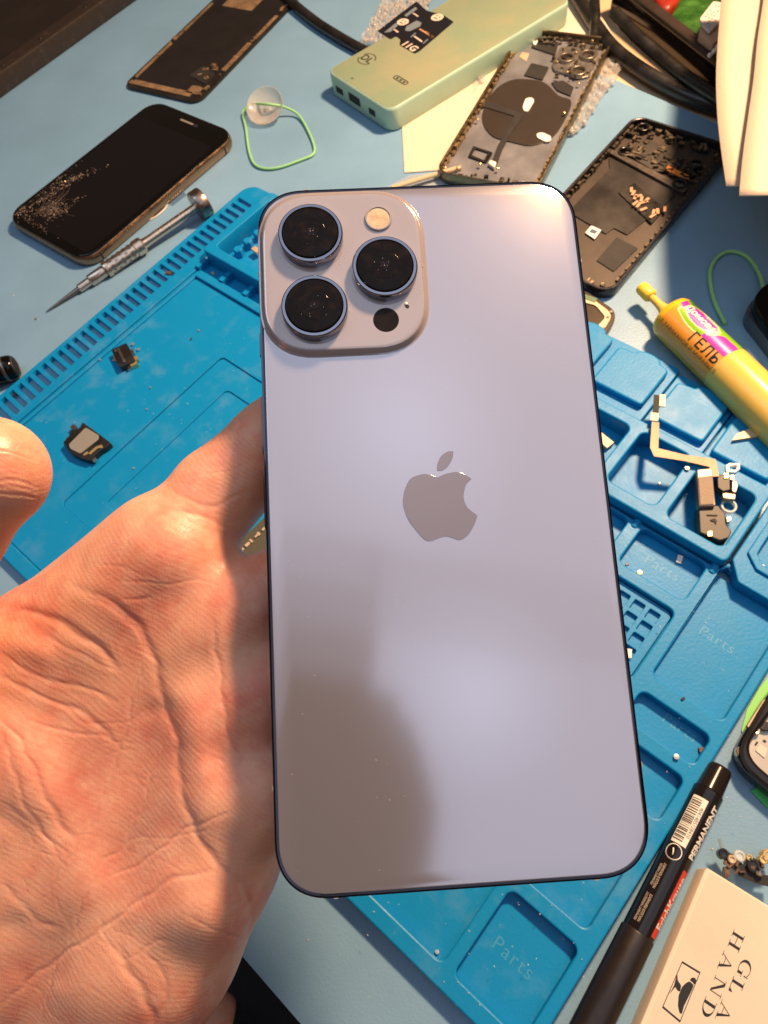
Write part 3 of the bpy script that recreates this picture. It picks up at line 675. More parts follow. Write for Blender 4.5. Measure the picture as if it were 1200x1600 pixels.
# ---- cracked black phone, top left. local x = long axis
c_ = np.array([(-236.6-171.1-250.6-319.3)/4, (510.1+449.5+328.5+389.8)/4])
t = thing('smartphone', 'black smartphone lying screen up with shattered glass in one lower corner, beside the screwdriver', 'smartphone', (c_[0], c_[1], 0), 56.5)
L_, Wd = 146., 87.
edge_m = mat('worn_bronze_frame', (.30, .20, .13), .28, metal=.95, rvar=.1, vscale=120)
rings('frame', lambda i: rr(L_-2*i, Wd-2*i, 14-i, 8), [(1.8, .2), (.5, 1.0), (0, 2.4), (0, 5.4), (.5, 7.0), (1.4, 7.9)], edge_m, t)
rings('screen_glass', lambda i: rr(L_-2*i, Wd-2*i, 14-i, 8), [(1.0, 7.2), (1.1, 8.1), (1.6, 8.5), (2.4, 8.6)], blackg, t)
flat('display_area', rr(118, 78, 4, 5, -7, 0), 8.64, mat('display_black', (.003, .003, .004), .05), t)
mb = MB(); mb.box((64, -1, 8.66), (1.6, 13, .16)); mb.build('earpiece', mat('earpiece_grey', (.40, .36, .32), .4, metal=.5), t)
lathe('front_camera', [(1.6, 8.6), (1.5, 8.68), (.1, 8.7)], mat('coated_lens2', (.02, .02, .05), .05), t, 16, off=(64, -10.5, 0))
for x in (-60, 58): 
    mb = MB(); mb.box((x, -Wd/2, 4), (1.2, .2, 5.2)); mb.build('antenna_band', blackm, t)
crack = mat('crushed_glass', (.30, .23, .18), .25, metal=.25, var=.5, vscale=900)
crk = np.random.default_rng(11)
def shards(cx_, cy_, sx, sy, rot, n, smax=1.5):
    mb = MB()
    for k in range(n):
        x, y = crk.normal(0, 1, 2); x *= sx; y *= sy; a = R(rot)
        X, Y = cx_+x*math.cos(a)-y*math.sin(a), cy_+x*math.sin(a)+y*math.cos(a)
        if abs(X) > 71 or abs(Y) > 41.5 or (X < -60 and abs(Y) > 39): continue
        s_ = crk.uniform(.2, smax*.8); q = crk.uniform(0, 6.28); z = 8.66+crk.uniform(0, .05); h = crk.uniform(.05, .5)
        mb.add([(X+s_*math.cos(q), Y+s_*math.sin(q), z), (X+s_*.8*math.cos(q+2.2), Y+s_*.8*math.sin(q+2.2), z+h*.3), (X+s_*.5*math.cos(q+4), Y+s_*.5*math.sin(q+4), z+h)], [(0, 1, 2)])
    o = mb.build('glass_shards', crack, t, smooth=0); tag(o, kind='stuff')
shards(-50, 14, 4.6, 5.5, 10, 240, 1.0); shards(-42, 30, 11, 1.1, -14, 150, 1.0); shards(-22, 29, 9, 1.9, -28, 160, 1.2)
shards(-63, 33, 3, 5, 40, 60, 1.2); shards(-66, 15, 1.1, 12, 0, 70, .8); shards(-33, 8, 4, .8, -30, 14, 1.5); shards(-40, 38, 20, .7, 0, 90, .8)
# hairline cracks
mb = MB()
for k in range(26):
    a = crk.uniform(-.9, .6); p = np.array([-58+crk.normal(0, 3), 22+crk.normal(0, 5)]); 
    for j in range(crk.integers(2, 6)):
        q_ = p+np.array([math.cos(a), math.sin(a)])*crk.uniform(3, 9); a += crk.normal(0, .35)
        if abs(q_[0]) > 70 or abs(q_[1]) > 41: break
        dq = q_-p; mb.box(((p[0]+q_[0])/2, (p[1]+q_[1])/2, 8.66), (np.linalg.norm(dq), .07, .03), math.degrees(math.atan2(dq[1], dq[0]))); p = q_
tag(mb.build('hairline_cracks', crack, t, smooth=0), kind='stuff')

# ---- detached display lying face down, top
a_, b_ = np.array([-276., 538.]), np.array([-204., 508.])
c0_, ang, ln = ctr_ang((204, 140), (300, 162)); LW = 74.
t = thing('display_panel', 'detached black phone display lying face down with torn brown adhesive round its edge', 'phone screen', (*(c0_), 0), ang)
plate('panel', rr(LW, 152, 9, 8, 0, 75), [], 0, 2.2, blackp, t, .5)
plate('backing_foil', rr(LW-9, 128, 2, 3, 1, 73), [], 2.2, 2.5, mat('black_foil', (.008, .007, .007), .5, var=.4, vscale=40), t, .1)
tape = mat('brown_adhesive', (.17, .11, .06), .65, var=.5, vscale=140, bump=.6, bscale=500)
for (x0, y0, x1, y1) in ((-31, 3.5, 26, 9), (-34.5, 12, -31.5, 60), (-34.5, 64, -32, 120), (31, 40, 35, 78), (32, 84, 35, 118), (20, 7, 31, 16), (-22, 118, 8, 138)):
    P = rnd([(x0, y0), (x1, y0+crk.uniform(-.6, .6)), (x1, y1), ((x0+x1)/2, y1+crk.uniform(-1, 1)), (x0, y1)], .4, 2)
    plate('adhesive_strip', P, [], 2.2, 2.9 if y0 > 100 else 2.7, tape, t, .1)
mb = MB()
for k in range(70):
    s_ = crk.choice([-1, 1]); mb.box((s_*33.2+crk.normal(0, .7), crk.uniform(4, 148), 2.7), (crk.uniform(.5, 2.2), crk.uniform(.6, 4), crk.uniform(.3, 1.2)), crk.uniform(-20, 20))
tag(mb.build('adhesive_crumbs', tape, t), kind='stuff')
mb = MB()
for k in range(9): mb.box((21+crk.uniform(-3, 7), 34+crk.uniform(-9, 12), 2.9), (crk.uniform(1, 5), crk.uniform(1, 4), .8), crk.uniform(0, 90))
mb.build('torn_flex', mat('torn_flex_brown', (.22, .14, .08), .5, metal=.2, var=.4, vscale=200), t)
plate('flex_connector', rnd([(10, 26), (30, 20), (30, 34), (14, 40)], 2, 3), [], 2.4, 3.1, blackm, t, .1)

# ---- big black panel in the corner (edge of a laptop-like slab)
pA, pB = at(0, 155, 0)[:2], at(215, 0, 0)[:2]; d_ = (pB-pA)/np.linalg.norm(pB-pA); nn = np.array([-d_[1], d_[0]])
ang = math.degrees(math.atan2(d_[1], d_[0]))
t = thing('monitor', 'large dark flat monitor panel with a scuffed brown-black rim, corner of the desk', 'monitor', (*pA, 0), ang)
rimm = mat('dusty_rim', (.022, .015, .011), .45, col2=(.06, .04, .026), c2=(.55, .75), vscale=160, bump=.4, bscale=600)
plate('rim', box2(-260, 0, 300, 250, 4), [box2(-246, 15, 286, 236, 2)], 0, 15, rimm, t, 1.5)
plate('screen', box2(-247, 14, 287, 237, 1), [], .5, 12.5, mat('dark_screen', (.012, .009, .007), .35, col2=(.03, .02, .015), c2=(.5, .8), vscale=25), t, .3)
for x in (20, 60, 110, -40): lathe('rim_screw', [(1.6, 15), (1.5, 15.5), (.2, 15.6)], steeld, t, 14, off=(x, 7.5, 0))

# ---- suction cup with its green band
c_ = at(419, 167, 5)
t = thing('suction_cup', 'small clear suction cup with a thin green rubber band looped through it', 'suction cup', (c_[0], c_[1], 0))
lathe('cup', [(2.2, .2), (4.5, .4), (5, 2), (4.2, 3), (8, 5.0), (12, 7.2), (13.6, 9.4), (13.9, 10.2), (13.3, 10.2), (11.2, 8.2), (7, 6.2), (3.4, 5.4), (2.6, 6.2), (1.2, 6.5)],
      mat('frosted_clear', (.86, .82, .76), .16, trans=.72, ior=1.25, alpha=.8), t, 40)
t.rotation_euler = (R(26), R(-6), 0)
bandpts = [(396, 162, 5), (380, 175, 2), (384, 200, 1.2), (390, 240, 1.2), (402, 260, 1.2), (430, 263, 1.2), (470, 250, 1.2), (490, 240, 1.2), (489, 222, 1.2), (475, 192, 1.5), (462, 176, 3), (440, 166, 7), (418, 163, 10), (398, 162, 6)]
tube('rubber_band', [at(x, y, z) for x, y, z in bandpts], .9, green_band, t)

# ---- precision screwdriver
pT, pK = at(72, 487, 1.), at(318, 316, 9)
d_ = pK-pT; Ls = np.linalg.norm(d_); 
t = thing('screwdriver', 'silver precision screwdriver with knurled grip and flat round end cap', 'screwdriver')
T_, A_, B_ = frame_of(d_)
t.matrix_world = Matrix([[T_[i], A_[i], B_[i], pT[i]*.001] for i in range(3)]+[[0, 0, 0, 1]])
t['__x'] = 1; del t['__x']
sil = mat('warm_steel', (.62, .52, .42), .27, metal=1, rvar=.08, vscale=500)
def LX(name, prof, m, par=None, n=36): return lathe(name, prof, m, par or t, n, 'x')
k_ = Ls/150.
LX('blade', [(.25, 0), (.7, 8*k_), (1.2, 20*k_), (1.6, 30*k_)], steeld)
LX('collar', [(2.2, 30*k_), (2.6, 30.6*k_), (2.7, 40*k_), (3.6, 40.6*k_), (3.8, 41*k_), (3.8, 54*k_), (3.2, 54.6*k_)], sil)
LX('grip', [(4.2, 54.6*k_), (5.0, 55*k_), (5.2, 56*k_), (5.2, 58.5*k_), (4.6, 59*k_), (4.6, 83*k_), (5.2, 83.5*k_), (5.2, 90*k_), (4.4, 91*k_)], sil)
mb = MB()
for i in range(5):
    for j in range(10):
        a = 2*math.pi*j/10+(i % 2)*.314; x = (61.5+i*4.6)*k_; mb.box((x, 4.6*math.cos(a), 4.6*math.sin(a)), (1.7, .9, .9), 0, math.degrees(a))
mb.build('knurl', steeld, t)
LX('shaft', [(3.3, 91*k_), (3.2, 92*k_), (2.9, 96*k_), (2.9, 142*k_)], sil)
LX('end_cap', [(6.0, 142*k_), (9.2, 142.6*k_), (9.6, 143.4*k_), (9.6, 150.5*k_), (9.2, 151.6*k_), (6, 151.7*k_), (5.6, 151*k_)], mat('cap_steel', (.34, .27, .23), .3, metal=1, rvar=.1, vscale=300), None, 48)
# bits of clear film and a curled hair near it
t = thing('clear_film', 'small square of clear film between the black phone and the screwdriver cap', 'plastic film', (*at(268, 297)[:2], 0))
flat('film', P2((232, 302), (262, 272), (292, 305), (270, 322)), .25, mat('faint_film', (.10, .20, .33), .12, alpha=.65), t, True)
tube_ = tube('plastic_thread', [at(*p) for p in ((258, 305, .5), (262, 318, .5), (252, 332, .5), (235, 343, .5), (215, 348, .5))], .55, mat('pale_thread', (.6, .58, .52), .35))
tag(tube_, 'pale curled plastic thread beside the screwdriver shaft', 'thread')

# ---- power bank with sticker
c0_, ang, ln = ctr_ang((520, 118), (600, 170), 16)
Pa = np.array([-108.2, 506.3]); Pb = np.array([-59.6, 452.8]); dx = (Pb-Pa)/np.linalg.norm(Pb-Pa); ang = math.degrees(math.atan2(dx[1], dx[0])); WP = 73.
t = thing('power_bank', 'mint green power bank with a black graphic sticker on its face', 'power bank', (*((Pa+Pb)/2-dx*1.2), 0), ang)
LP = 170.
mint = mat('mint_shell', (.36, .55, .44), .38, var=.06, vscale=50)
olive = mat('olive_film', (.22, .30, .20), .13, col2=(.30, .31, .20), c2=(.40, .66), vscale=22, rvar=.06)
rings('shell', lambda i: rr(WP-2*i, LP-2*i, 8-i, 8, 0, LP/2), [(2, 0), (.4, .8), (0, 2), (0, 14.4), (.4, 15.6), (1.2, 16.2), (1.6, 16.2)], mint, t)
rings('face', lambda i: rr(WP-2*i, LP-2*i, 8-i, 8, 0, LP/2), [(1.5, 16), (1.55, 16.35), (1.7, 16.4)], olive, t)
for x, w2 in ((-22, 8), (-4, 13), (16, 7)):
    o = plate('port', [(x-w2/2, 0), (x+w2/2, 0), (x+w2/2, .6), (x-w2/2, .6)], [], 5.5, 9.6 if w2 < 10 else 11.2, blackm, t, .02)
    o.data.transform(Matrix.Translation((0, -.0003, 0)))
def stk(P, z, m, name, par): return flat(name, P, z, m, par)
# sticker in local coordinates by photo points
def loc2(root, px, py, z):
    p = at(px, py, z)*.001; q = root.matrix_basis.inverted()@Vector(p); return (q.x*1000, q.y*1000)
def LP2(root, pts, z): return [loc2(root, x, y, z) for x, y in pts]
Z7 = lambda pts: [(480+x/4.615, y/4.615) for x, y in pts]
st = flat('sticker', rnd(LP2(t, Z7([(505, 225), (600, 285), (640, 262), (672, 285), (665, 325), (775, 388), (810, 370), (1058, 158), (985, 110), (930, 95), (860, 75), (790, 10), (760, 30), (640, 120)]), 16.5), 1.2, 2), 16.5, mat('sticker_black', (.008, .009, .014), .35), t)
grey2 = mat('sticker_grey', (.16, .20, .24), .4); brownp = mat('sticker_brown', (.5, .26, .14), .4); pinkw = mat('sticker_pale', (.66, .55, .46), .4)
for nm, P, m_ in (('printed_shape', [(555, 235), (640, 165), (655, 185), (600, 230)], grey2), ('printed_shape', [(700, 110), (780, 50), (795, 65), (715, 122)], grey2),
                  ('printed_shape', [(705, 222), (715, 190), (790, 148), (825, 165), (815, 190), (740, 225)], grey2),
                  ('printed_stroke', [(745, 265), (780, 235), (786, 240), (751, 271)], grey2), ('printed_stroke', [(832, 312), (868, 280), (874, 286), (838, 318)], grey2),
                  ('printed_stroke', [(805, 212), (815, 206), (912, 262), (905, 272)], brownp), ('printed_stroke', [(850, 225), (862, 228), (915, 268), (900, 272)], brownp),
                  ('printed_stroke', [(765, 262), (775, 258), (832, 296), (826, 306)], pinkw), ('printed_stroke', [(612, 205), (622, 205), (662, 230), (650, 236)], pinkw), ('printed_stroke', [(758, 95), (768, 93), (806, 118), (796, 121)], pinkw)):
    flat(nm, rnd(LP2(t, Z7(P), 16.5), .5, 2), 16.56, m_, st)
for X_c, Y_c, rad in ((690, 158, 4.4), (938, 125, 4.6)):
    fx, fy = LP2(t, Z7([(X_c, Y_c)]), 16.5)[0]
    flat('printed_face', circ(fx, fy, rad, 24), 16.56, pinkw, st)
    for ddx, ddy, w2, h2_ in ((-1.5, 1.2, .5, .9), (1.5, 1.2, .5, .9), (0, -1.6, 2.1, .45)): flat('face_mark', rr(w2*2, h2_*2, .4, 3, fx+ddx, fy+ddy), 16.6, ink, st)
fx, fy = LP2(t, Z7([(738, 335)]), 16.5)[0]
text('11G', 8.5, (fx, fy, 16.6), 0, pinkw, st, bold=.25)
fx, fy = LP2(t, Z7([(430, 425)]), 16.4)[0]
text('DL', 8.6, (fx, fy, 16.46), 0, ink, t, bold=.15)
for a0, a1 in ((20, 160), (200, 340)):
    P = [(fx+7*math.cos(R(a)), fy+6.6*math.sin(R(a))) for a in range(a0, a1+1, 10)]+[(fx+6.3*math.cos(R(a)), fy+5.9*math.sin(R(a))) for a in range(a1, a0-1, -10)]
    flat('logo_arc', P, 16.46, ink, t)
fx, fy = LP2(t, Z7([(675, 578)]), 16.4)[0]
plate('display_window', rr(14, 4.4, 2, 4, fx, fy), [rr(12.6, 3, 1.4, 4, fx, fy)], 16.38, 16.55, ink, t, .02)
for ddx in (-3.6, 0, 3.6): flat('window_mark', rr(2, 1.7, .3, 2, fx+ddx, fy), 16.5, ink, t)
flat('indicator', circ(*LP2(t, Z7([(325, 565)]), 16.4)[0], .8, 10), 16.46, ink, t)

# ---- black cable behind the power bank
c = tube('power_cable', [at(*p) for p in ((430, -30, 4), (452, 0, 4), (490, 32, 4), (525, 55, 4), (560, 75, 4), (600, 95, 4))], 4.0, blackp, None)
tag(c, 'thick black cable running in from the top and under the mint power bank', 'cable')

# ---- bubble wrap, two bits
def bubble(name, quad, z, label, nb, seed, hgt=2.2):
    rg = np.random.default_rng(seed); q = [at(*p, z)[:2] for p in quad]; root = thing(name, label, 'bubble wrap', (*np.mean(q, 0), 0))
    V = []; Fc = []; n = 26
    for i in range(n+1):
        for j in range(n+1):
            s_, t_ = i/n, j/n; p = (q[0]*(1-s_)+q[1]*s_)*(1-t_)+(q[3]*(1-s_)+q[2]*s_)*t_
            V.append((p[0], p[1], z*.3+.6+rg.uniform(0, hgt)))
    for i in range(n):
        for j in range(n): a = i*(n+1)+j; Fc.append((a, a+n+1, a+n+2, a+1))
    m_ = mat('bubble_film', (.60, .58, .55), .12, alpha=.36)
    mesh('film', V, Fc, m_, root, True, 25)
    mb = MB()
    for k in range(nb):
        s_, t_ = rg.uniform(0, 1, 2); p = (q[0]*(1-s_)+q[1]*s_)*(1-t_)+(q[3]*(1-s_)+q[2]*s_)*t_; r_ = rg.uniform(1.2, 2.4)
        lathe('', [(r_, .5), (r_*.95, 1.6), (r_*.6, 2.5), (.1, 2.9)], None, n=8, off=(p[0], p[1], z*.3+hgt*.4), mb=mb)
    tag(mb.build('bubbles', m_, root, True, 40), kind='stuff')
bubble('bubble_wrap', [(560, 70), (600, 0), (680, -10), (640, 60)], 3, 'crinkled bubble wrap peeking out behind the far edge of the power bank', 120, 1, 5)
bubble('bubble_wrap', [(930, 85), (985, 88), (905, 205), (880, 215)], 2, 'clear bubble wrap under the gutted phone housing near the black cables', 70, 2, 2)
bubble('bubble_wrap', [(748, 75), (815, 35), (800, 60), (738, 150)], 1, 'dark crinkled bubble wrap squeezed between the mint power bank and the phone housing', 40, 4, 1.5)

# ---- cream paper under the phone housing
t = mesh('paper_sheet', [(*at(x, y)[:2], z) for z in (.3, .7) for x, y in ((628, 192), (770, 66), (905, -30), (960, 60), (760, 262), (632, 271))],
         [(5, 4, 3, 2, 1, 0), (6, 7, 8, 9, 10, 11)]+[(i, (i+1) % 6, (i+1) % 6+6, i+6) for i in range(6)], paper_m, None, smooth=0)
tag(t, 'cream paper sheet lying under the gutted phone housing beside the power bank', 'paper')

# ---- gutted phone housings
def housing(P, w2, l2, z0, label, seed, kind):
    """P: middle of the near short edge, long axis direction angle"""
    (x0, y0), ang = P; rg = np.random.default_rng(seed)
    t = thing('phone_housing', label, 'phone housing', (x0, y0, z0), ang-90)
    wall = mat('housing_wall', (.20, .16, .10), .3, metal=.9, rvar=.1, vscale=200) if kind == 1 else mat('housing_wall_dark', (.05, .045, .05), .3, metal=.7, rvar=.1, vscale=200)
    plate('outer_band', rr(w2, l2, 9, 8, 0, l2/2), [rr(w2-3.4, l2-3.4, 7.4, 8, 0, l2/2)], 0, 7, wall, t, .6)
    floor_ = mat('housing_plate', (.21, .215, .235), .38, metal=.35, var=.2, vscale=40, rvar=.12) if kind == 1 else mat('housing_plate_brown', (.060, .047, .038), .45, metal=.3, var=.25, vscale=50)
    plate('inner_plate', rr(w2-3.2, l2-3.2, 7.5, 8, 0, l2/2), [], .3, 1.6, floor_, t, .1)
    # clips, screw posts and contacts along the walls
    for side in (-1, 1):
        mb = MB(); y = 5
        while y < l2-8:
            h = rg.uniform(1.2, 4.6); ln_ = rg.uniform(1.2, 3.6)
            mb.box((side*(w2/2-2.5-rg.uniform(0, .7)), y, 2.4+rg.uniform(0, 2.4)), (rg.uniform(.8, 2.0), ln_, h*.8)); y += ln_+rg.uniform(.3, 2.4)
        tag(mb.build('edge_clips', mat('brass_clips', (.42, .31, .17), .36, metal=.75, var=.5, vscale=260) if kind == 1 else mat('dark_clips', (.09, .075, .055), .4, metal=.6, var=.5, vscale=260), t), kind='stuff')
    for end in (0, 1):
        mb = MB()
        for k in range(40 if end else 22):
            mb.box((rg.uniform(-w2/2+5, w2/2-5), (l2-rg.uniform(3, 10)) if end else rg.uniform(3, 8), 2.6+rg.uniform(0, 2)), (rg.uniform(1, 4.2), rg.uniform(.8, 3), rg.uniform(.8, 2.6)), rg.choice([0, 0, 90, 20]))
        tag(mb.build('end_clips', mat('mixed_metal', (.30, .25, .18), .35, metal=.8, col2=(.06, .055, .05), c2=(.45, .55), vscale=260), t), kind='stuff')
    return t
def screws(root, pts, z, m=None, r_=.9):
    for x, y in pts: lathe('screw', [(r_, z-.2), (r_, z+.5), (r_*.5, z+.7), (.05, z+.6)], m or gold, root, 10, off=(x, y, 0))
a0_, b0_ = np.array([-29.9, 399.7]), np.array([31., 379.4])
mid = (a0_+b0_)/2+np.array([1.6, -.5]); ang1 = 69.0
t = housing((mid, ang1), 67, 165, 1.2, 'gutted phone housing with round charging coil lying open on cream paper', 3, 1)
h1 = t; L1_ = lambda pts, z=3: LP2(h1, [(660+x/4, 20+y/4) for x, y in pts], z)
coil = mat('coil_bronze', (.048, .038, .031), .42, metal=.4, var=.12, vscale=30)
cxy = L1_([(640, 610)])[0]
plate('charging_coil', smooth_closed(L1_([(640, 418), (760, 440), (850, 520), (930, 560), (880, 690), (800, 790), (680, 832), (560, 812), (440, 775), (378, 690), (385, 600), (450, 490), (540, 430)])), [], 1.5, 2.4, coil, h1, .15)
plate('coil_groove', rnd(L1_([(372, 580), (440, 430), (462, 436), (410, 560), (590, 628), (632, 648), (560, 752), (500, 860), (465, 960), (430, 950), (470, 840), (545, 715), (575, 655), (380, 596)]), .6, 2), [], 2.3, 3.0, blackm, h1, .1)
for P in ([(645, 545), (685, 540), (700, 560), (660, 628), (635, 625), (625, 600)], [(712, 765), (750, 758), (805, 785), (800, 812), (770, 818), (715, 790)], [(695, 175), (712, 172), (722, 190), (705, 215), (690, 205)]):
    plate('white_pad', rnd(L1_(P), 1.8, 4), [], 2.4, 3.2, white_m, h1, .15)
plate('adhesive_square', rnd(L1_([(605, 275), (625, 245), (668, 255), (650, 305)]), .5), [], 1.6, 1.9, cream_m, h1, .05)
for P in ([(635, 395), (680, 320), (790, 345), (750, 425)], [(680, 220), (710, 160), (850, 190), (830, 270)], [(805, 440), (880, 430), (945, 470), (925, 525), (840, 490)]):
    plate('black_tape', rnd(L1_(P), .6), [], 1.6, 2.6, blackm, h1, .1)
plate('sim_tray', rnd(L1_([(285, 905), (318, 840), (440, 880), (400, 945)]), 1), [rnd(L1_([(305, 895), (330, 855), (410, 880), (385, 930)]), .6)], 1.6, 2.8, blackp, h1, .1)
plate('socket', rnd(L1_([(412, 960), (425, 942), (462, 955), (450, 988)]), .6), [], 2.2, 4.4, white_m, h1, .2)
bkt = mat('camera_bracket', (.34, .32, .29), .35, metal=.8, rvar=.1, vscale=200)
plate('camera_bracket', rnd(L1_([(860, 230), (1010, 215), (1090, 210), (1100, 290), (1040, 410), (990, 420), (820, 370), (810, 340)]), 1.5), [], 2.0, 3.4, bkt, h1, .2)
for X_c, Y_c in ((1033, 272), (975, 372), (900, 290)):
    fx, fy = L1_([(X_c, Y_c)], 5)[0]
    lg = plate('camera_ring', circ(fx, fy, 5.6, 28), [circ(fx, fy, 4.1, 28)], 2.5, 5.6, mat('ring_grey', (.42, .38, .33), .3, metal=.9), h1, .3)
    flat('lens_hole', circ(fx, fy, 4.2, 24), 3.5, mat('lens_brown', (.06, .045, .035), .2), h1)
screws(h1, L1_([(840, 320), (905, 315), (960, 262), (1002, 212), (905, 385), (975, 455), (143, 980), (222, 982), (360, 958), (470, 985), (885, 640), (345, 680), (700, 100), (1060, 190)], 4), 4.4, mat('bright_screw', (.85, .66, .40), .25, metal=.9), 1.0)
mb = MB()
rg_ = np.random.default_rng(5)
for k in range(46):
    x, y = L1_([(rg_.uniform(820, 1090), rg_.uniform(190, 430))], 4)[0]; mb.box((x, y, 3.8), (rg_.uniform(.8, 3), rg_.uniform(.6, 2.2), rg_.uniform(.5, 2)), rg_.choice([0, 90, 30]))
tag(mb.build('small_brackets', mat('mixed_metal', (.3, .25, .18), .35), h1), kind='stuff')
# housing on the right
a0_, b0_ = np.array([13.4, 325.9]), np.array([69.1, 293.4]); mid = (a0_+b0_)/2+np.array([2, 0])
t = housing((mid, 55.2), 65, 143, .2, 'dark gutted phone housing with an orange flex strip and loose gold contacts inside', 8, 2)
h2_ = t; L2_ = lambda pts, z=3: LP2(h2_, [(820+x/3.158, y/3.158) for x, y in pts], z)
blk2 = mat('battery_tape', (.022, .019, .018), .38, var=.3, vscale=30, rvar=.1)
plate('black_tape', rnd(L2_([(415, 770), (730, 930), (745, 960), (690, 1010), (505, 1155), (440, 1120), (400, 1150), (230, 1050), (235, 1020), (420, 830)]), 1.2), [], 1.6, 2.4, blk2, h2_, .1)
plate('black_tape', rnd(L2_([(355, 1280), (455, 1165), (560, 1220), (440, 1335)]), .6), [], 1.6, 2.2, blackm, h2_, .1)
plate('label_tag', rnd(L2_([(298, 1148), (328, 1113), (378, 1135), (345, 1180)]), .4), [], 2.4, 2.9, white_m, h2_, .1)
x, y = L2_([(338, 1143)])[0]; flat('tag_print', rr(4, 3, .3, 2, x, y), 2.95, mat('tag_blue', (.05, .10, .14), .5), h2_)
plate('shield_plate', rnd(L2_([(525, 780), (600, 690), (790, 780), (740, 850), (640, 850)]), 1), [], 2, 3.6, graph, h2_, .2)
plate('orange_flex', rnd(L2_([(690, 845), (705, 825), (815, 880), (805, 893), (770, 885)]), .6), [], 3.6, 4.2, orange_m, h2_, .1)
plate('sensor_bar', rnd(L2_([(410, 760), (425, 745), (800, 935), (785, 960), (730, 935)]), .6), [], 2.2, 4.2, mat('bar_grey', (.10, .085, .07), .4, metal=.5, var=.4, vscale=200), h2_, .2)
tr = plate('contact_tray', rnd(L2_([(460, 950), (540, 905), (690, 1030), (625, 1105)]), .8), [], 2.4, 3.2, blackp, h2_, .1)
for P in ((525, 940), (535, 955), (545, 975), (560, 970), (575, 985), (590, 1000), (560, 1015), (585, 1035), (545, 1005), (655, 1045), (635, 1050), (690, 1035), (630, 1068), (600, 990)):
    x, y = L2_([P], 4)[0]; mb = MB(); mb.box((x, y, 3.9), (1.6, 4.4, 1.1), random.uniform(-40, 40)); mb.build('gold_contact', mat('peach_contact', (.85, .50, .32), .3, metal=.5), tr)
for X_c, Y_c, r_ in ((845, 806, 4), (805, 855, 3.4), (765, 905, 4.2), (495, 745, 4.4), (585, 625, 4.)):
    x, y = L2_([(X_c, Y_c)], 5)[0]
    plate('camera_ring', circ(x, y, r_, 22), [circ(x, y, r_*.72, 22)], 2.2, 5, blackp, h2_, .2)
    if X_c > 600: flat('lens_hole', circ(x, y, r_*.74, 20), 2.4, mat('lens_blue', (.10, .22, .34), .15), h2_)
mb = MB()
for k in range(95):
    x, y = L2_([(rg_.uniform(440, 900), 0)], 4)[0]; s_, t_ = rg_.uniform(0, 1, 2)
    P = (500+s_*400, 640+s_*185+t_*120); x, y = L2_([P], 4)[0]; mb.box((x, y, 2.8+rg_.uniform(0, 1.8)), (rg_.uniform(.8, 5), rg_.uniform(.6, 2.6), rg_.uniform(.6, 2.2)), rg_.choice([0, 0, 90, 30]))
tag(mb.build('board_parts', mat('board_dark', (.06, .052, .045), .4, metal=.5, col2=(.20, .16, .11), c2=(.5, .62), vscale=160), h2_), kind='stuff')

# ---- small housing corner below it (mostly behind the held phone)
c0_, ang, ln = ctr_ang((965, 495), (880, 610), 4)
Q = [at(x, y, 3)[:2] for x, y in ((905, 452), (966, 492), (925, 562), (840, 520))]
t = thing('housing_piece', 'cream coloured corner of a phone mid frame poking out beside the held phone', 'phone frame', (*np.mean(Q, 0), 0))
rings('shell', lambda i: rnd([tuple(np.mean(Q, 0)+(q-np.mean(Q, 0))*(1-i*.03)) for q in Q], 7, 5), [(.4, 0), (0, 1), (0, 4.4), (.5, 5)], mat('shell_black_brown', (.05, .04, .03), .3, metal=.6), t, True)
Q2 = [at(x, y, 5)[:2] for x, y in ((912, 458), (958, 492), (922, 552), (860, 520))]
plate('mid_frame', rnd([tuple(q) for q in Q2], 5, 4), [rnd([tuple(q) for q in [at(x, y, 5)[:2] for x, y in ((905, 472), (930, 478), (946, 497), (915, 530), (880, 510))]], 2, 3)], 5, 5.7, cream_m, t, .15, True)
mb = MB(); p = at(922, 468, 5); mb.box((p[0], p[1], 5.6), (7, 3, .8), -30); mb.build('green_board', mat('pcb_green', (.08, .16, .08), .4), t, True)
screws(t, [], 5)
for q in ((955, 487), (950, 495), (943, 512)):
    p = at(*q, 6); p2 = t.matrix_basis.inverted()@Vector(p*.001); lathe('screw', [(.8, 5.6), (.7, 6.2), (.1, 6.2)], steeld, t, 10, off=(p2.x*1000, p2.y*1000, 0))

# ---- phone board visible through the gap between the fingers
Q = [tuple(at(x, y, 6)[:2]) for x, y in ((346, 872), (432, 790), (500, 860), (410, 940))]
t = plate('circuit_board', rnd(Q, 1.5, 3), [], 2.7, 6, mat('board_olive', (.07, .065, .04), .45), None, .2)
tag(t, 'dark circuit board glimpsed through the gap between index and middle finger', 'circuit board')
mb = MB()
for k in range(8):
    s_ = (0, .1, .26, .38, .55, .62, .8, 1)[k]; p = at(374+s_*48, 862-s_*46, 7); mb.box((p[0], p[1], 6.3), ((3.2, 1.2, 2.6, 1., 1.9, 1.2, 2.4, 1)[k], (2.4, 1.4, 1.6, 2.2, 1, 2, 1.2, 1.4)[k], .9), 48)
mb.build('edge_contacts', cream_m, t, False)

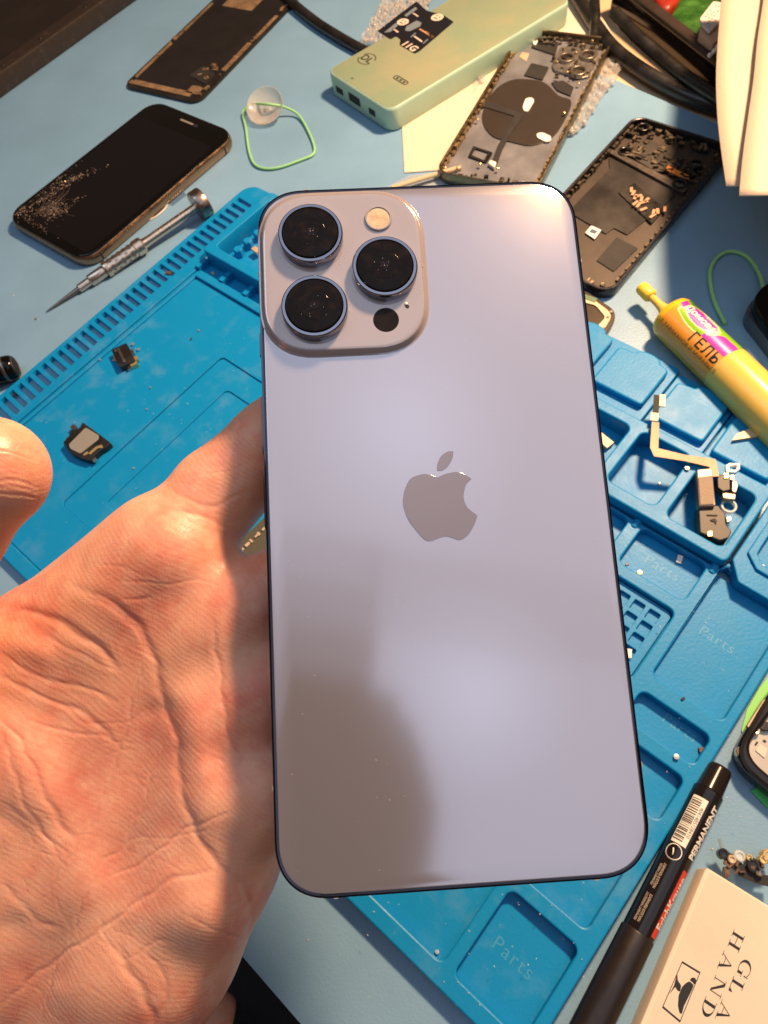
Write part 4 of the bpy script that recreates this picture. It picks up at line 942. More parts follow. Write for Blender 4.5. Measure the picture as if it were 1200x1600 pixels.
# ---- syringe of gel
pA, pB = at(1003, 450, 10), at(1215, 655, 12)
d_ = pB-pA; Ls = np.linalg.norm(d_); T_, A_, B_ = frame_of(d_)
t = thing('gel_syringe', 'fat yellow gel syringe with a green, pink and orange wrap-round label', 'syringe')
def orient(t, o, T_, A_, B_): t.matrix_world = Matrix([[T_[i], A_[i], B_[i], o[i]*.001] for i in range(3)]+[[0, 0, 0, 1]])
orient(t, pA, T_, A_, B_)
sx = [(at(1003, 450, 9)-pA)@T_]
gel = mat('amber_gel', (.95, .56, .02), .2, trans=.15, var=.1, vscale=60); gelc = mat('cloudy_barrel', (.90, .60, .12), .25, trans=.15)
LX('tip_cap', [(2.4, -1), (3.3, -.6), (3.6, .5), (3.6, 7), (3.0, 8), (2.6, 8.2)], mat('yellow_cap', (.90, .62, .05), .35), t, 28)
LX('nozzle', [(2.0, 8), (2.0, 14), (2.6, 17.5), (4.4, 21), (6.4, 23)], gelc, t, 28)
RB = 11.6
x0, x1 = 22., 62.
LX('barrel', [(6.2, 22.6), (9.0, 23.0), (10.8, 24.2), (RB, 26.2), (RB, Ls+6)], gel, t, 48)
LX('barrel_end', [(RB+.15, 66), (RB+.2, 66.4), (RB+.2, Ls+14)], gelc, t, 48)
xe = 66.0
# label: a patch of small quads, each cell takes the colour of the print there
xs0, xs1 = 27.5, 65.8; nx, na = 190, 150; a_lo, a_hi = -1.75, 1.75
def label_cell(s_, a):
    """s_ 0..1 along the tube, a angle: + is the far/upper side"""
    yy = a*RB; xx = s_*(xs1-xs0)
    if ((xx-14.5)/10.5)**2+((yy-2.2)/4.6)**2 < 1: return 1                      # pink oval
    if ((xx-14.5)/11.3)**2+((yy-2.2)/5.3)**2 < 1: return 4
    g1 = -2.6-2.6*math.sin(min(1, max(0, (xx-2)/26))*math.pi)+max(0, xx-27)*.55
    if xx < 3.2 and yy < 4.6-xx*.1 and yy > .5-xx*.4: return 1
    if xx > 22 and yy < 3.6-(xx-22)*.05-.02*(xx-22)**2*0+ (xx-22)*.1 and yy > -4.6 and yy < g1+6.0-(30-xx)*.55: return 1
    if yy > g1 and not (xx < 3.0 and yy < 4.6): return 2                         # green
    if yy > g1-.5 and xx > 2: return 4
    return 0 if yy > -12 else 5
V = []; Fc = []; mi = []
for i in range(nx+1):
    for j in range(na+1):
        a = a_lo+(a_hi-a_lo)*j/na; V.append((xs0+(xs1-xs0)*i/nx, math.sin(a)*(RB+.12), math.cos(a)*(RB+.12)))
for i in range(nx):
    for j in range(na):
        a = i*(na+1)+j; Fc.append((a, a+na+1, a+na+2, a+1)); mi.append(label_cell((i+.5)/nx, a_lo+(a_hi-a_lo)*(j+.5)/na))
lab_m = [mat('label_orange', (.86, .33, .03), .28, coat=.4), mat('label_magenta', (.62, .035, .42), .28, coat=.4), mat('label_green', (.22, .48, .008), .28, coat=.4), None, mat('label_cream', (.88, .80, .45), .3, coat=.4), mat('label_orange', (.86, .33, .03))]
lab_m[3] = lab_m[0]
lb = mesh('label', V, Fc, lab_m, t, False, 60, mi)
def wtext(txt, size, x, a, m_, nm='lettering', sp=1., b_=0., rz=0, sx=1.): return text(txt, size, (x, 0, 0), rz, m_, lb, nm, sx, sp, b_, wrap=(RB+.2, 0, a))
wtext('ГЕЛЬ', 7.4, 55.8, -.66, ink, sp=1.1, b_=.12)
wtext('ОТ ТАРАКАНОВ И МУРАВЬЕВ', 2.9, 47.0, -1.05, mat('brown_ink', (.16, .06, .02), .5), sp=1.05)
wtext('Домовой', 5.2, 42.6, .15, mat('cream_ink', (.95, .80, .62), .4), b_=.16)
wtext('Прошка', 2.6, 45.0, .50, mat('cream_ink', (.95, .80, .62), .4), b_=.05)
# plain pale pink splash where the printed mascot stood
P = [(51+3.4*math.cos(a)*(1+.25*math.sin(5*a)), 1.0+3.0*math.sin(a)*(1+.22*math.cos(4*a))) for a in np.linspace(0, 6.28, 40)[:-1]]
mesh('printed_splash', [(x, math.sin(y/RB)*(RB+.22), math.cos(y/RB)*(RB+.22)) for x, y in P]+[(51, math.sin(1/RB)*(RB+.24), math.cos(1/RB)*(RB+.24))], [(i, (i+1) % 39, 39) for i in range(39)], mat('pale_pink_print', (.90, .50, .45), .3), lb, smooth=0)
# ---- stick end near it
Q = [(1145, 686), (1152, 676), (1215, 650), (1215, 675)]
t = rings('wood_stick', lambda i: [tuple(at(*q, 10)[:2]) for q in Q], [(0, 7), (0, 9)], cream_m, None); tag(t, 'pale stick end lying against the gel syringe at the right edge', 'stick')

# ---- green elastic loop, right
c = tube('elastic_loop', [at(*p) for p in ((1133, 506, 1.5), (1116, 470, 1.3), (1109, 430, 1.3), (1118, 405, 1.3), (1140, 393, 1.3), (1168, 402, 1.3), (1187, 430, 2), (1194, 455, 5), (1205, 480, 5))], 1.1, green_band, None)
tag(c, 'pale green elastic cord loop above the gel syringe', 'elastic cord')

# ---- black phones stack at the right edge
for nm, pts, z0, z1, m_, lab in (('phone_shell', [(1163, 488), (1178, 463), (1290, 420), (1330, 560), (1225, 565)], 0, 8, mat('slate_side', (.10, .13, .17), .25, metal=.6), 'slate edged phone body with broken glass beneath the black one, right edge'),
                                 ('phone_cover', [(1176, 468), (1190, 447), (1290, 400), (1340, 540), (1262, 560), (1205, 520)], 8.2, 15, blackg, 'glossy black phone slab with rounded corners on top of the slate one, right edge')):
    q = [tuple(at(x, y, z1)[:2]) for x, y in pts]
    a_ = sum(q[i][0]*q[(i+1) % len(q)][1]-q[(i+1) % len(q)][0]*q[i][1] for i in range(len(q)))
    if a_ < 0: q.reverse()
    cq = np.mean(q, 0)
    o = rings(nm, lambda i: rnd([tuple(cq+(np.array(p)-cq)*(1-i*.02)) for p in q], 7, 6), [(1, z0), (.2, z0+1), (0, z0+2), (0, z1-1.2), (.6, z1-.2), (1.2, z1)], m_, None); tag(o, lab, 'smartphone')
    if nm == 'phone_shell':
        mb = MB()
        for k in range(50):
            s_ = random.random(); p = at(1172+s_*45, 484+s_*36, 8); mb.box((p[0]+random.uniform(-1, 1), p[1]+random.uniform(-1, 1), 8.1), (random.uniform(.3, 1.6), random.uniform(.3, 1), .5), random.uniform(0, 90))
        x_ = mb.build('glass_crumbs', crack, o, smooth=0); tag(x_, kind='stuff')

# ---- black cylinder at the left edge
pA, pB = at(-30, 590, 7), at(24, 572, 7); T_, A_, B_ = frame_of(pB-pA)
t = thing('metal_cylinder', 'short glossy black cylinder with brass stripe at the left edge of the desk', 'cylinder'); orient(t, pA, T_, A_, B_)
ln = np.linalg.norm(pB-pA)
LX('body', [(7, 0), (7.4, .5), (7.4, ln-3), (6.9, ln-1), (6.0, ln)], blackg, t, 40); LX('band', [(7.45, ln-6), (7.6, ln-5.6), (7.6, ln-4.6), (7.45, ln-4.2)], steeld, t, 40)
LX('mouth', [(5, ln), (4.8, ln+.4), (4.2, ln-.2), (.2, ln-.4)], graph, t, 30)

# ---- component modules on the mat
def on_mat(name, label, cat, px, py, z, rot):
    p = at(px, py, z); return thing(name, label, cat, (p[0], p[1], z), rot)
t = on_mat('connector_module', 'small black connector module with a silver strip on the blue mat near the comb edge', 'module', 197, 562, 2.6, 11)
mb = MB(); slab('housing', 9.5, 16, .8, 0, 4.2, blackp, t, b=.3); slab('metal_strip', 1.4, 12, .5, 4.2, 4.5, steel, t, -.8, .3, .1); slab('dot', 1.6, 1.6, .7, 4.2, 4.6, steel, t, -2.6, 5.6, .1)
mb.box((3, -8.5, 1.5), (4, 2.5, 2.6)); mb.box((5.6, -5, 1.4), (2, 3, 2.2)); mb.box((-5, 3, 1), (1.4, 5, 1.8)); mb.build('solder_tabs', gold, t)
mb = MB(); mb.box((0, -8.8, .9), (3.2, 2.2, 1.6)); mb.box((5.4, 2, .8), (1.6, 4, 1.6)); mb.build('side_pins', steel, t)
t.rotation_euler[2] = R(33)
t = on_mat('speaker_module', 'black speaker module with a grey rectangular plate lying in the mat work area', 'speaker', 137, 697, 2.6, 0)
spm = lambda pts, z=4: [loc2(t, 0+x/2.79, 480+y/2.79, z) for x, y in pts]
plate('housing', rnd(spm([(285, 600), (310, 575), (320, 545), (355, 540), (370, 512), (492, 602), (470, 622), (440, 640), (400, 680), (360, 668), (320, 650)]), .8, 3), [], 0, 4, blackp, t, .3)
plate('grey_plate', rnd(spm([(312, 612), (385, 538), (442, 572), (440, 590), (362, 652), (318, 630)]), 1, 3), [], 4, 4.5, mat('speaker_grey', (.30, .29, .26), .45, metal=.3), t, .15)
for P in ([(310, 530), (325, 515), (342, 525), (328, 545)], [(292, 580), (300, 570), (314, 578), (303, 592)], [(402, 668), (415, 655), (428, 668), (414, 682)]):
    plate('metal_ear', rnd(spm(P), .5, 2), [], 1.6, 3, steel, t, .1)
plate('contact', rnd(spm([(395, 650), (430, 620), (455, 612), (460, 626), (436, 628), (405, 655)]), .3, 2), [], 4, 4.4, gold, t, .1)
plate('contact', rnd(spm([(372, 655), (392, 640), (396, 650), (380, 660)]), .3, 2), [], 4, 4.4, gold, t, .1)

# ---- earpiece flex assembly in the right hand tray
def strip(P, w_, z, name, m_, par, th=.35):
    q = []; Pn = [at(x, y, zz) for x, y, zz in P]; Lp = []; Rp = []
    for i, p in enumerate(Pn):
        d0 = Pn[min(i+1, len(Pn)-1)]-Pn[max(0, i-1)]; d0 = d0/np.linalg.norm(d0[:2]); nrm = np.array([-d0[1], d0[0], 0]); ww = w_[i] if isinstance(w_, list) else w_
        k_ = 1.
        if 0 < i < len(Pn)-1:
            a = Pn[i]-Pn[i-1]; b = Pn[i+1]-Pn[i]; a = a/np.linalg.norm(a); b = b/np.linalg.norm(b); k_ = 1/max(.5, math.sqrt((1+a@b)/2))
        Lp.append(p+nrm*ww/2*k_); Rp.append(p-nrm*ww/2*k_)
    V = []; n = len(Pn)
    for l, r_ in zip(Lp, Rp): V += [l, r_, l+[0, 0, th], r_+[0, 0, th]]
    Fc = []
    for i in range(n-1):
        a = i*4; b = a+4; Fc += [(a+2, a+3, b+3, b+2), (a+1, a, b, b+1), (a, a+2, b+2, b), (a+3, a+1, b+1, b+3)]
    Fc += [(0, 1, 3, 2), ((n-1)*4+1, (n-1)*4, (n-1)*4+2, (n-1)*4+3)]
    return mesh(name, V, Fc, m_, par, True, 30)
t = on_mat('earpiece_assembly', 'earpiece speaker on a bronze ribbon cable reaching across two tray pockets', 'earpiece', 1115, 800, 12.5, 0)
strip([(1024, 660, 15), (1022, 700, 16), (1024, 707, 16), (1070, 716, 15), (1113, 724, 14), (1117, 745, 14)], [3.3, 3.6, 3.9, 3.4, 4.0, 3.6], 0, 'ribbon_cable', copper, t)
strip([(1022, 658, 15.2), (1023, 646, 15.2)], 3.4, 0, 'stiffener', cream_m, t, .5)
strip([(1024, 647, 15), (1026, 618, 14.5)], 2.6, 0, 'black_tail', blackm, t, .5)
strip([(1035, 618, 14.6), (1034, 636, 14.6)], 2.6, 0, 'tail_connector', mat('bronze_tab', (.22, .16, .11), .4, metal=.5), t, .8)
W8 = lambda pts: [(920+x/4.286, 540+y/4.286) for x, y in pts]      # zoom of 280 px to 1200
def wplate(nm, P, z0, z1, m_, r_=.6, b=.2, holes=()): return plate(nm, rnd([tuple(at(x, y, z1)[:2]) for x, y in W8(P)], r_, 3), [rnd([tuple(at(x, y, z1)[:2]) for x, y in W8(h)], r_*.7, 3) for h in holes], z0, z1, m_, t, b, True)
body_m = mat('bronze_can', (.36, .27, .20), .42, metal=.5, var=.3, vscale=500)
wplate('speaker_can', [(725, 830), (825, 820), (850, 1070), (740, 1075)], 10, 15.2, body_m, .8, .4)
wplate('can_top', [(735, 880), (828, 868), (842, 1060), (748, 1066)], 15.1, 15.6, mat('can_felt', (.30, .23, .17), .8, bump=.8, bscale=1500), .5, .1)
wplate('speaker_housing', [(735, 1068), (870, 1070), (880, 1090), (915, 1125), (920, 1200), (958, 1240), (940, 1285), (880, 1305), (745, 1250)], 5, 13, mat('housing_brown_black', (.030, .022, .016), .5, var=.3, vscale=200), .8, .4)
wplate('moulded_rib', [(790, 1130), (862, 1132), (862, 1140), (790, 1138)], 13, 13.4, blackm, .2, .1)
wplate('moulded_rib', [(812, 1165), (845, 1155), (860, 1175), (850, 1200), (842, 1180), (820, 1175)], 13, 13.4, blackm, .2, .1)
wplate('gold_pad', [(795, 1245), (825, 1240), (828, 1275), (798, 1275)], 13, 13.4, gold, .2, .1)
wplate('sensor_block', [(860, 880), (915, 850), (945, 870), (948, 965), (900, 975), (865, 950)], 9, 13.5, mat('housing_brown_black', (.03, .022, .016), .5), .5, .3)
for P in ([(905, 855), (935, 852), (938, 885), (908, 888)], [(945, 870), (975, 868), (975, 895), (948, 897)]): wplate('gold_pad', P, 13.5, 14.1, gold, .3, .1)
wplate('side_bracket', [(960, 905), (990, 905), (1000, 940), (985, 985), (960, 975)], 10, 13, body_m, .5, .2)
wplate('side_bracket', [(895, 990), (915, 985), (985, 995), (980, 1030), (900, 1020)], 9, 12.5, body_m, .5, .2)
fx, fy = at(920+938/4.286, 540+1075/4.286, 9)[:2]
o = plate('clear_ring', circ(fx, fy, 3.5, 24), [circ(fx, fy, 2.4, 24)], 7.5, 9.5, mat('clear_plastic', (.65, .72, .70), .15, alpha=.6), t, .3, True)
wplate('clear_clip', [(915, 800), (940, 785), (1015, 785), (1015, 825), (985, 850), (920, 845)], 11, 13, mat('clear_plastic', (.65, .72, .70), .15), .5, .2, [[(945, 805), (995, 800), (985, 830), (945, 830)]])
wplate('steel_tab', [(920, 1150), (950, 1140), (958, 1160), (930, 1185)], 8, 10.5, steel, .3, .2)

# ---- loose screws and bits (each one a thing)
def bit(name, label, px, py, z, sz, m_, kind='screw', group=None):
    p = at(px, py, z)
    if kind == 'screw':
        o = lathe(name, [(sz*.55, z), (sz*.55, z+sz*.5), (sz, z+sz*.55), (sz*.95, z+sz), (sz*.2, z+sz*1.1)], m_, None, 10, off=(p[0], p[1], 0))
    else:
        mb = MB(); mb.box((p[0], p[1], z+sz*.3), (sz*1.9, sz*1.1, sz*.6), random.uniform(0, 180)); o = mb.build(name, m_)
    tag(o, label, 'screw' if kind == 'screw' else 'scrap', group)
silv = mat('bright_steel', (.72, .68, .62), .3, metal=.8)
bit('loose_screw', 'tiny screw on the blue mat just right of the connector module, upper of two', 208, 539, 2.7, 1.0, silv)
bit('loose_screw', 'tiny screw on the blue mat just right of the connector module, lower of two', 217, 547, 2.7, 1.0, silv)
bit('loose_screw', 'tiny screw between the comb edge and the connector module', 157, 563, 2.7, .7, silv)
bit('loose_screw', 'tiny screw touching the left side of the connector module', 178, 564, 2.7, .8, silv)
bit('loose_screw', 'tiny screw near the held phone, highest on the mat work area', 311, 517, 2.7, .6, silv)
bit('metal_scrap', 'tiny dark scrap just left of the highest screw on the work area', 299, 530, 2.7, .8, steeld, 'scrap')
bit('loose_screw', 'tiny screw below the connector module, upper of two in a row', 235, 606, 2.7, .6, silv)
bit('loose_screw', 'tiny screw below the connector module, lower of two in a row', 230, 640, 2.7, .6, silv)
bit('loose_screw', 'tiny screw in the recessed panel above the index finger', 209, 732, 1.7, .6, silv)
bit('metal_scrap', 'brown scrap stuck in a comb slot beside the screwdriver grip', 264, 428, 3.2, 2.0, mat('brown_scrap', (.10, .06, .04), .5), 'scrap')
bit('metal_scrap', 'grey scrap in a comb slot near the left edge', 24, 617, 1.5, 1.6, steeld, 'scrap')
bit('metal_scrap', 'scrap of metal in the gap beside the small tray posts', 333, 428, 1.5, 1.3, cream_m, 'scrap')
bit('metal_scrap', 'brown scrap beside the hexagonal pegs of the tray', 373, 376, 2, 1.5, mat('brown_scrap', (.1, .06, .04), .5), 'scrap')
bit('loose_screw', 'gold screw in the Parts pocket beside the held phone', 999, 896, 1.6, 1.1, gold)
bit('metal_scrap', 'dark chip in the left corner of the upper Parts pocket', 980, 882, 1.6, .8, blackp, 'scrap')
bit('metal_scrap', 'pale triangular flake at the top of the upper Parts pocket', 1061, 875, 1.6, 2.0, white_m, 'scrap')
bit('loose_screw', 'tiny screw in the middle tray pocket below the ribbon cable', 1030, 757, 1.7, .8, silv)
bit('loose_screw', 'screw lying in the octagonal dish at the right edge', 1191, 887, 5.7, 1.0, silv)
bit('metal_scrap', 'black crumb on the rim of the large right hand pocket', 1067, 1092, 6.3, .8, blackp, 'scrap')
bit('loose_screw', 'grey screw on the rim below the narrow pocket', 1056, 1183, 6.3, 1.1, steel)
bit('metal_scrap', 'rusty sliver in the corner of the pocket above the marker', 1098, 1172, 1.7, 1.6, mat('brown_scrap', (.1, .06, .04), .5), 'scrap')
bit('loose_screw', 'pale screw on the tray wall where the ribbon cable crosses', 1073, 733, 12.1, 1.1, mat('peach_contact', (.85, .5, .32), .3))
bit('metal_scrap', 'shiny crumb at the top corner of the lowest Parts pocket', 774, 1416, 1.6, 1.5, silv, 'scrap')
bit('loose_screw', 'tiny screw in the bottom corner of the pocket left of the lowest Parts pocket', 683, 1487, 1.6, .8, silv)
bit('metal_scrap', 'dark crumb at the edge of the pocket under the held phone', 622, 1447, 1.6, .7, blackp, 'scrap')
bit('white_chip', 'white plastic chip among the small squares beside the held phone', 982, 1022, 3.5, 2.0, white_m, 'scrap')
bit('bracket_piece', 'cream metal bracket in the tray pocket partly behind the held phone', 943, 692, 1.7, 4.2, cream_m, 'scrap')
bit('white_chip', 'white chip in the first tray beside the hexagonal pegs', 401, 393, 4, 3.0, cream_m, 'scrap')
bit('loose_screw', 'pale speck of a screw on the desk left of the screwdriver tip', 57, 498, .1, .8, silv)
bit('loose_screw', 'small screw on the desk near the lower corner of the shattered phone', 18, 366, .1, .7, silv)
mb = MB()
for k in range(95):
    px, py = random.choice([(random.uniform(20, 410), random.uniform(430, 900)), (random.uniform(940, 1190), random.uniform(640, 1300)), (random.uniform(560, 930), random.uniform(1400, 1590))])
    u, v = UV(px, py, 2)
    p = at(px, py, 6.3 if v > 290 else 2.7); s_ = random.uniform(.10, .26); mb.box((p[0], p[1], (6.4 if v > 290 else 2.7)+s_*.3), (s_*random.uniform(1, 2.5), s_, s_*.7), random.uniform(0, 180))
tag(mb.build('dust_specks', mat('pale_grit', (.55, .52, .46), .6)), 'pale crumbs of dust strewn over the blue silicone mat', 'dust', kind='stuff')

# ---- marker pen
pA, pB = at(1124, 1203, 6), at(905, 1640, 6); T_, A_, B_ = frame_of(pB-pA); A_, B_ = -A_, B_
A_ = np.cross(B_, T_)
t = thing('marker_pen', 'black permanent marker with red stripe and white barcode label beside the mat', 'marker'); orient(t, pA, T_, A_, B_)
RP = 5.5
LX('end_plug', [(3.9, -1.0), (4.2, -.4), (4.4, 0), (5.0, 9.0), (5.2, 9.4)], mat('plug_black', (.012, .009, .008), .16), t, 40)
LX('barrel', [(4.9, 9.4), (RP, 9.7), (RP, 66)], mat('barrel_black', (.010, .008, .008), .14), t, 48)
LX('cap', [(RP, 65.6), (RP+.25, 65.8), (RP+.4, 66.4), (RP+.5, 90), (RP+.6, 125)], mat('cap_black', (.014, .010, .009), .38, rvar=.05, vscale=200), t, 48)
def cyl_patch(name, xa, xb, aa, ab, m_, par, r_, n=12, skew=0):
    V = []; Fc = []
    for i in range(2):
        for j in range(n+1): a = aa+(ab-aa)*j/n; V.append(((xa, xb)[i], math.sin(a)*r_, math.cos(a)*r_))
    for j in range(n): Fc.append((j, j+n+1, j+n+2, j+1))
    return mesh(name, V, Fc, m_, par, False, 60)
bp_ = cyl_patch('barcode_label', 14, 33, -.92, .10, whiteink, t, RP+.05)
bp_.data.flip_normals()
k = 15.0; rb = np.random.default_rng(9)
while k < 32:
    wdt = rb.choice([.18, .3, .45]); cyl_patch('bar', k, k+wdt, -.88, -.22, ink, bp_, RP+.09, 6); k += wdt+rb.choice([.2, .3, .5])
text('4041485128410', 1.9, (23.5, 0, 0), 0, ink, bp_, 'digits', wrap=(RP+.09, 0, -.07))
redp = cyl_patch('red_stripe', 39.5, 64.5, -.02+.66, 1.38, redink, t, RP+.05)
SI = -1
text('ErichKrause', 4.9, (51.5, 0, 0), 180, whiteink, redp, 'lettering', wrap=(RP+.1, 0, 1.02), bold=.12, sx=.82)
text('PERMANENT', 3.9, (24.5, 0, 0), 180, whiteink, t, 'lettering', wrap=(RP+.08, 0, .82), bold=.14, sx=.95)
for a_l, tx, x_ in ((-.72, 'PERMANENT MARKER', 46), (-.50, 'MARQUEUR PERMANENT', 46), (-.66, 'PERMANENT MARKIERSTIFT', 58), (-.42, 'MARCADOR PERMANENTE', 58)):
    text(tx, 1.35, (x_, 0, 0), 180, mat('dim_ink', (.45, .38, .32), .5), t, 'small_print', wrap=(RP+.08, 0, a_l), bold=.01, sx=.62)
mb = MB()
for q in range(40):
    a = 2*math.pi*q/40; x_, y_ = 36.2+2.7*math.cos(a), -.42*RP+2.7*math.sin(a); aa = y_/RP
    mb.box((x_, math.sin(aa)*(RP+.06), math.cos(aa)*(RP+.06)), (.5, .32, .05), math.degrees(a)+90, -math.degrees(aa))
mb.build('round_logo', whiteink, t)
mb = MB()
for q in range(8): mb.box((35.2+q*.28, math.sin(-.42)*(RP+.06)+q*.12-.5, math.cos(.42)*(RP+.06)), (.35, .5, .05), 20, -8)
mb.build('logo_figure', whiteink, t)

# ---- cardboard box with lettering
zb = 12.
cA, cB, cC = at(1103, 1354, zb)[:2], at(1200, 1377, zb)[:2], at(1000, 1600, zb)[:2]
dx = (cB-cA)/np.linalg.norm(cB-cA); dy = (cC-cA)/np.linalg.norm(cC-cA); angy = math.degrees(math.atan2(dy[1], dy[0]))
t = thing('cardboard_box', 'flat cream cardboard box printed HAND and GLA with a framed emblem', 'box', (cA[0], cA[1], 0), angy)   # local x runs down the long side, y across (to the right)
card = mat('cream_card', (.64, .56, .45), .6, var=.05, vscale=30, bump=.12, bscale=700)
rings('carton', lambda i: rnd([(i, i), (140-i, i), (140-i, 62-i), (i, 62-i)], 1.2, 2), [(0, 0), (0, zb-.8), (.25, zb-.2), (.8, zb)], card, t)
rings('lid_fold', lambda i: rnd([(.8, 1.6), (139, 1.6), (139, 61), (.8, 61)], .8, 2), [(0, zb-.4), (0, zb+.12)], card, t, cap=(0, 1))
Z2 = lambda pts: [(900+x/3.556, 1150+y/3.556) for x, y in pts]
def bl(pts): return LP2(t, Z2(pts), zb+.12)
# serif capitals built from strokes
def glyph(ch):
    S_ = []
    def bar(x0, y0, x1, y1): S_.append([(x0, y0), (x1, y0), (x1, y1), (x0, y1)])
    def dia(x0, y0, x1, y1, w_): S_.append([(x0, y0), (x0+w_, y0), (x1+w_, y1), (x1, y1)])
    if ch == 'H':
        bar(.12, 0, .28, 1); bar(.72, 0, .88, 1); bar(.28, .47, .72, .53)
        for x in (.2, .8):
            for y in (0, .95): bar(x-.2, y, x+.2, y+.05)
    if ch == 'L':
        bar(.14, 0, .30, 1); bar(0, .95, .44, 1); bar(0, 0, .8, .05); S_.append([(.8, 0), (.8, .3), (.75, .3), (.6, .05)])
    if ch == 'A':
        dia(.1, 0, .47, 1, .05); S_.append([(.44, 1), (.52, 1), (.92, 0), (.74, 0)]); bar(.24, .33, .72, .38); bar(-.04, 0, .28, .04); bar(.62, 0, 1.04, .04)
    if ch == 'N':
        bar(.12, 0, .17, 1); bar(.83, 0, .88, 1); S_.append([(.1, 1), (.3, 1), (.88, 0), (.74, 0)]); bar(0, 0, .3, .04); bar(.7, .96, 1, 1); bar(-.02, .96, .3, 1)
    if ch in 'DG':
        n = 22; o_ = []; i_ = []
        a0, a1 = ((-90, 90) if ch == 'D' else (48, 318))
        for k in range(n+1):
            a = R(a0+(a1-a0)*k/n)
            if ch == 'D': o_.append((.34+.58*math.cos(a), .5+.5*math.sin(a))); i_.append((.34+.40*math.cos(a), .5+.455*math.sin(a)))
            else: o_.append((.5+.5*math.cos(a), .5+.52*math.sin(a))); i_.append((.53+.37*math.cos(a), .5+.47*math.sin(a)))
        for k in range(n): S_.append([o_[k], o_[k+1], i_[k+1], i_[k]])
        if ch == 'D': bar(.16, 0, .32, 1); bar(0, 0, .36, .045); bar(0, .955, .36, 1)
        else: bar(.72, .02, .86, .42); bar(.6, .40, .98, .44); S_.append([(.82, .62), (.88, .62), (.88, .98), (.84, .98)])
    return S_
def letters(word, centres, size):
    for ch, c_ in zip(word, centres):
        (x, y), = bl([c_]); mbx = MB(); kk = 0
        for q in glyph(ch):
            kk += 1; zz = zb+.16+kk*.002
            a_ = sum(q[i][0]*q[(i+1) % len(q)][1]-q[(i+1) % len(q)][0]*q[i][1] for i in range(len(q)))
            if a_ < 0: q = q[::-1]
            mbx.add([(x+(px_-.45)*size*.64, y+(py_-.5)*size*.40, zz) for px_, py_ in q], [tuple(range(len(q)))])
        mbx.build('letter', ink, t, smooth=0)
letters('HAND', [(892, 1135), (835, 1255), (790, 1390), (735, 1510)], 9.)
letters('GLA', [(938, 1290), (890, 1398), (825, 1530)], 9.)
fr = bl([(590, 1250), (692, 1312), (578, 1592), (478, 1508)])
cf = np.mean(fr, 0); outer = fr; inner = [tuple(cf+(np.array(p)-cf)*.93) for p in fr]
plate('emblem_frame', outer, [inner], zb+.13, zb+.2, ink, t, 0)
for P in ([(588, 1395), (610, 1372), (632, 1362), (655, 1385), (640, 1420), (600, 1500), (588, 1545), (575, 1540), (566, 1500), (570, 1440)], [(632, 1360), (640, 1342), (662, 1342), (670, 1362), (656, 1384), (648, 1366)],
          [(562, 1318), (566, 1360), (585, 1385), (578, 1422), (560, 1412), (552, 1392), (516, 1440), (545, 1385)]):
    flat('emblem_shape', rnd(bl(P), .5, 3), zb+.17, ink, t)

# ---- broken flex cluster above the box
pc = at(1160, 1345, 5)
t = thing('flex_cluster', 'tangled black flex cable with tiny gold camera parts just above the cream box', 'flex cable', (pc[0], pc[1], 0))
strip([(1125, 1328, 5), (1140, 1342, 7), (1160, 1362, 7), (1180, 1372, 6), (1206, 1378, 6)], [2.2, 3.6, 3.8, 3.2, 3.6], 0, 'black_flex', blackm, t, .6)
strip([(1124, 1310, 9), (1127, 1325, 8)], .9, 0, 'thin_tail', mat('blue_grey_tail', (.25, .33, .36), .4), t)
for px_, py_, m_, s_ in ((1130, 1334, blackp, 1.8), (1143, 1343, cream_m, 1.5), (1155, 1338, mat('clear_plastic', (.65, .72, .70), .15), 2.0), (1170, 1340, gold, 1.2), (1176, 1352, blackp, 2.4), (1186, 1362, steeld, 1.5), (1192, 1343, gold, 1.6), (1200, 1338, gold, 2.4)):
    p = at(px_, py_, 8); q = t.matrix_basis.inverted()@Vector(p*.001)
    lathe('camera_barrel', [(s_, 5.5), (s_, 8.6), (s_*.8, 9), (s_*.6, 9), (s_*.5, 8.6), (.05, 8.5)], m_, t, 14, off=(q.x*1000, q.y*1000, 0))
mb = MB()
for k in range(26):
    p = at(1150+rg_.uniform(-20, 46), 1352+rg_.uniform(-8, 14)+0, 7); mb.box((p[0], p[1], 6+rg_.uniform(0, 2.5)), (rg_.uniform(.6, 3), rg_.uniform(.5, 1.6), rg_.uniform(.4, 1.4)), rg_.uniform(0, 90))
x_ = mb.build('tiny_parts', mat('brown_chips', (.12, .07, .04), .4, metal=.4, var=.6, vscale=300), t, True); tag(x_, kind='stuff')

# ---- phone frame at the right edge, and the green card below it
Q = [(1166, 1130), (1172, 1085), (1205, 1045), (1330, 980), (1400, 1200), (1250, 1290)]
gm = mat('green_card', (.22, .62, .16), .4)
for P, lab in (([(1160, 1168), (1158, 1140), (1166, 1110), (1186, 1075), (1215, 1040), (1215, 1150), (1185, 1165)], 'bright green card showing above the phone chassis, right edge'),
               ([(1172, 1236), (1215, 1215), (1215, 1275), (1197, 1262)], 'green printed wrapper corner showing below the phone chassis, right edge')):
    q = [tuple(at(x, y)[:2]) for x, y in P]
    if sum(q[i][0]*q[(i+1) % len(q)][1]-q[(i+1) % len(q)][0]*q[i][1] for i in range(len(q))) < 0: q.reverse()
    o = rings('green_card', lambda i: q, [(0, .05), (0, .8)], mat('green_print', (.05, .50, .12), .35, col2=(.30, .55, .35), c2=(.5, .55), vscale=120) if 'below' in lab else gm, None, smooth=0); tag(o, lab, 'card')
Q = [(1140, 1186), (1200, 1082), (1330, 940), (1480, 1060), (1300, 1320)]
q = [at(x, y, 7)[:2] for x, y in Q]; cq = np.mean(q, 0)
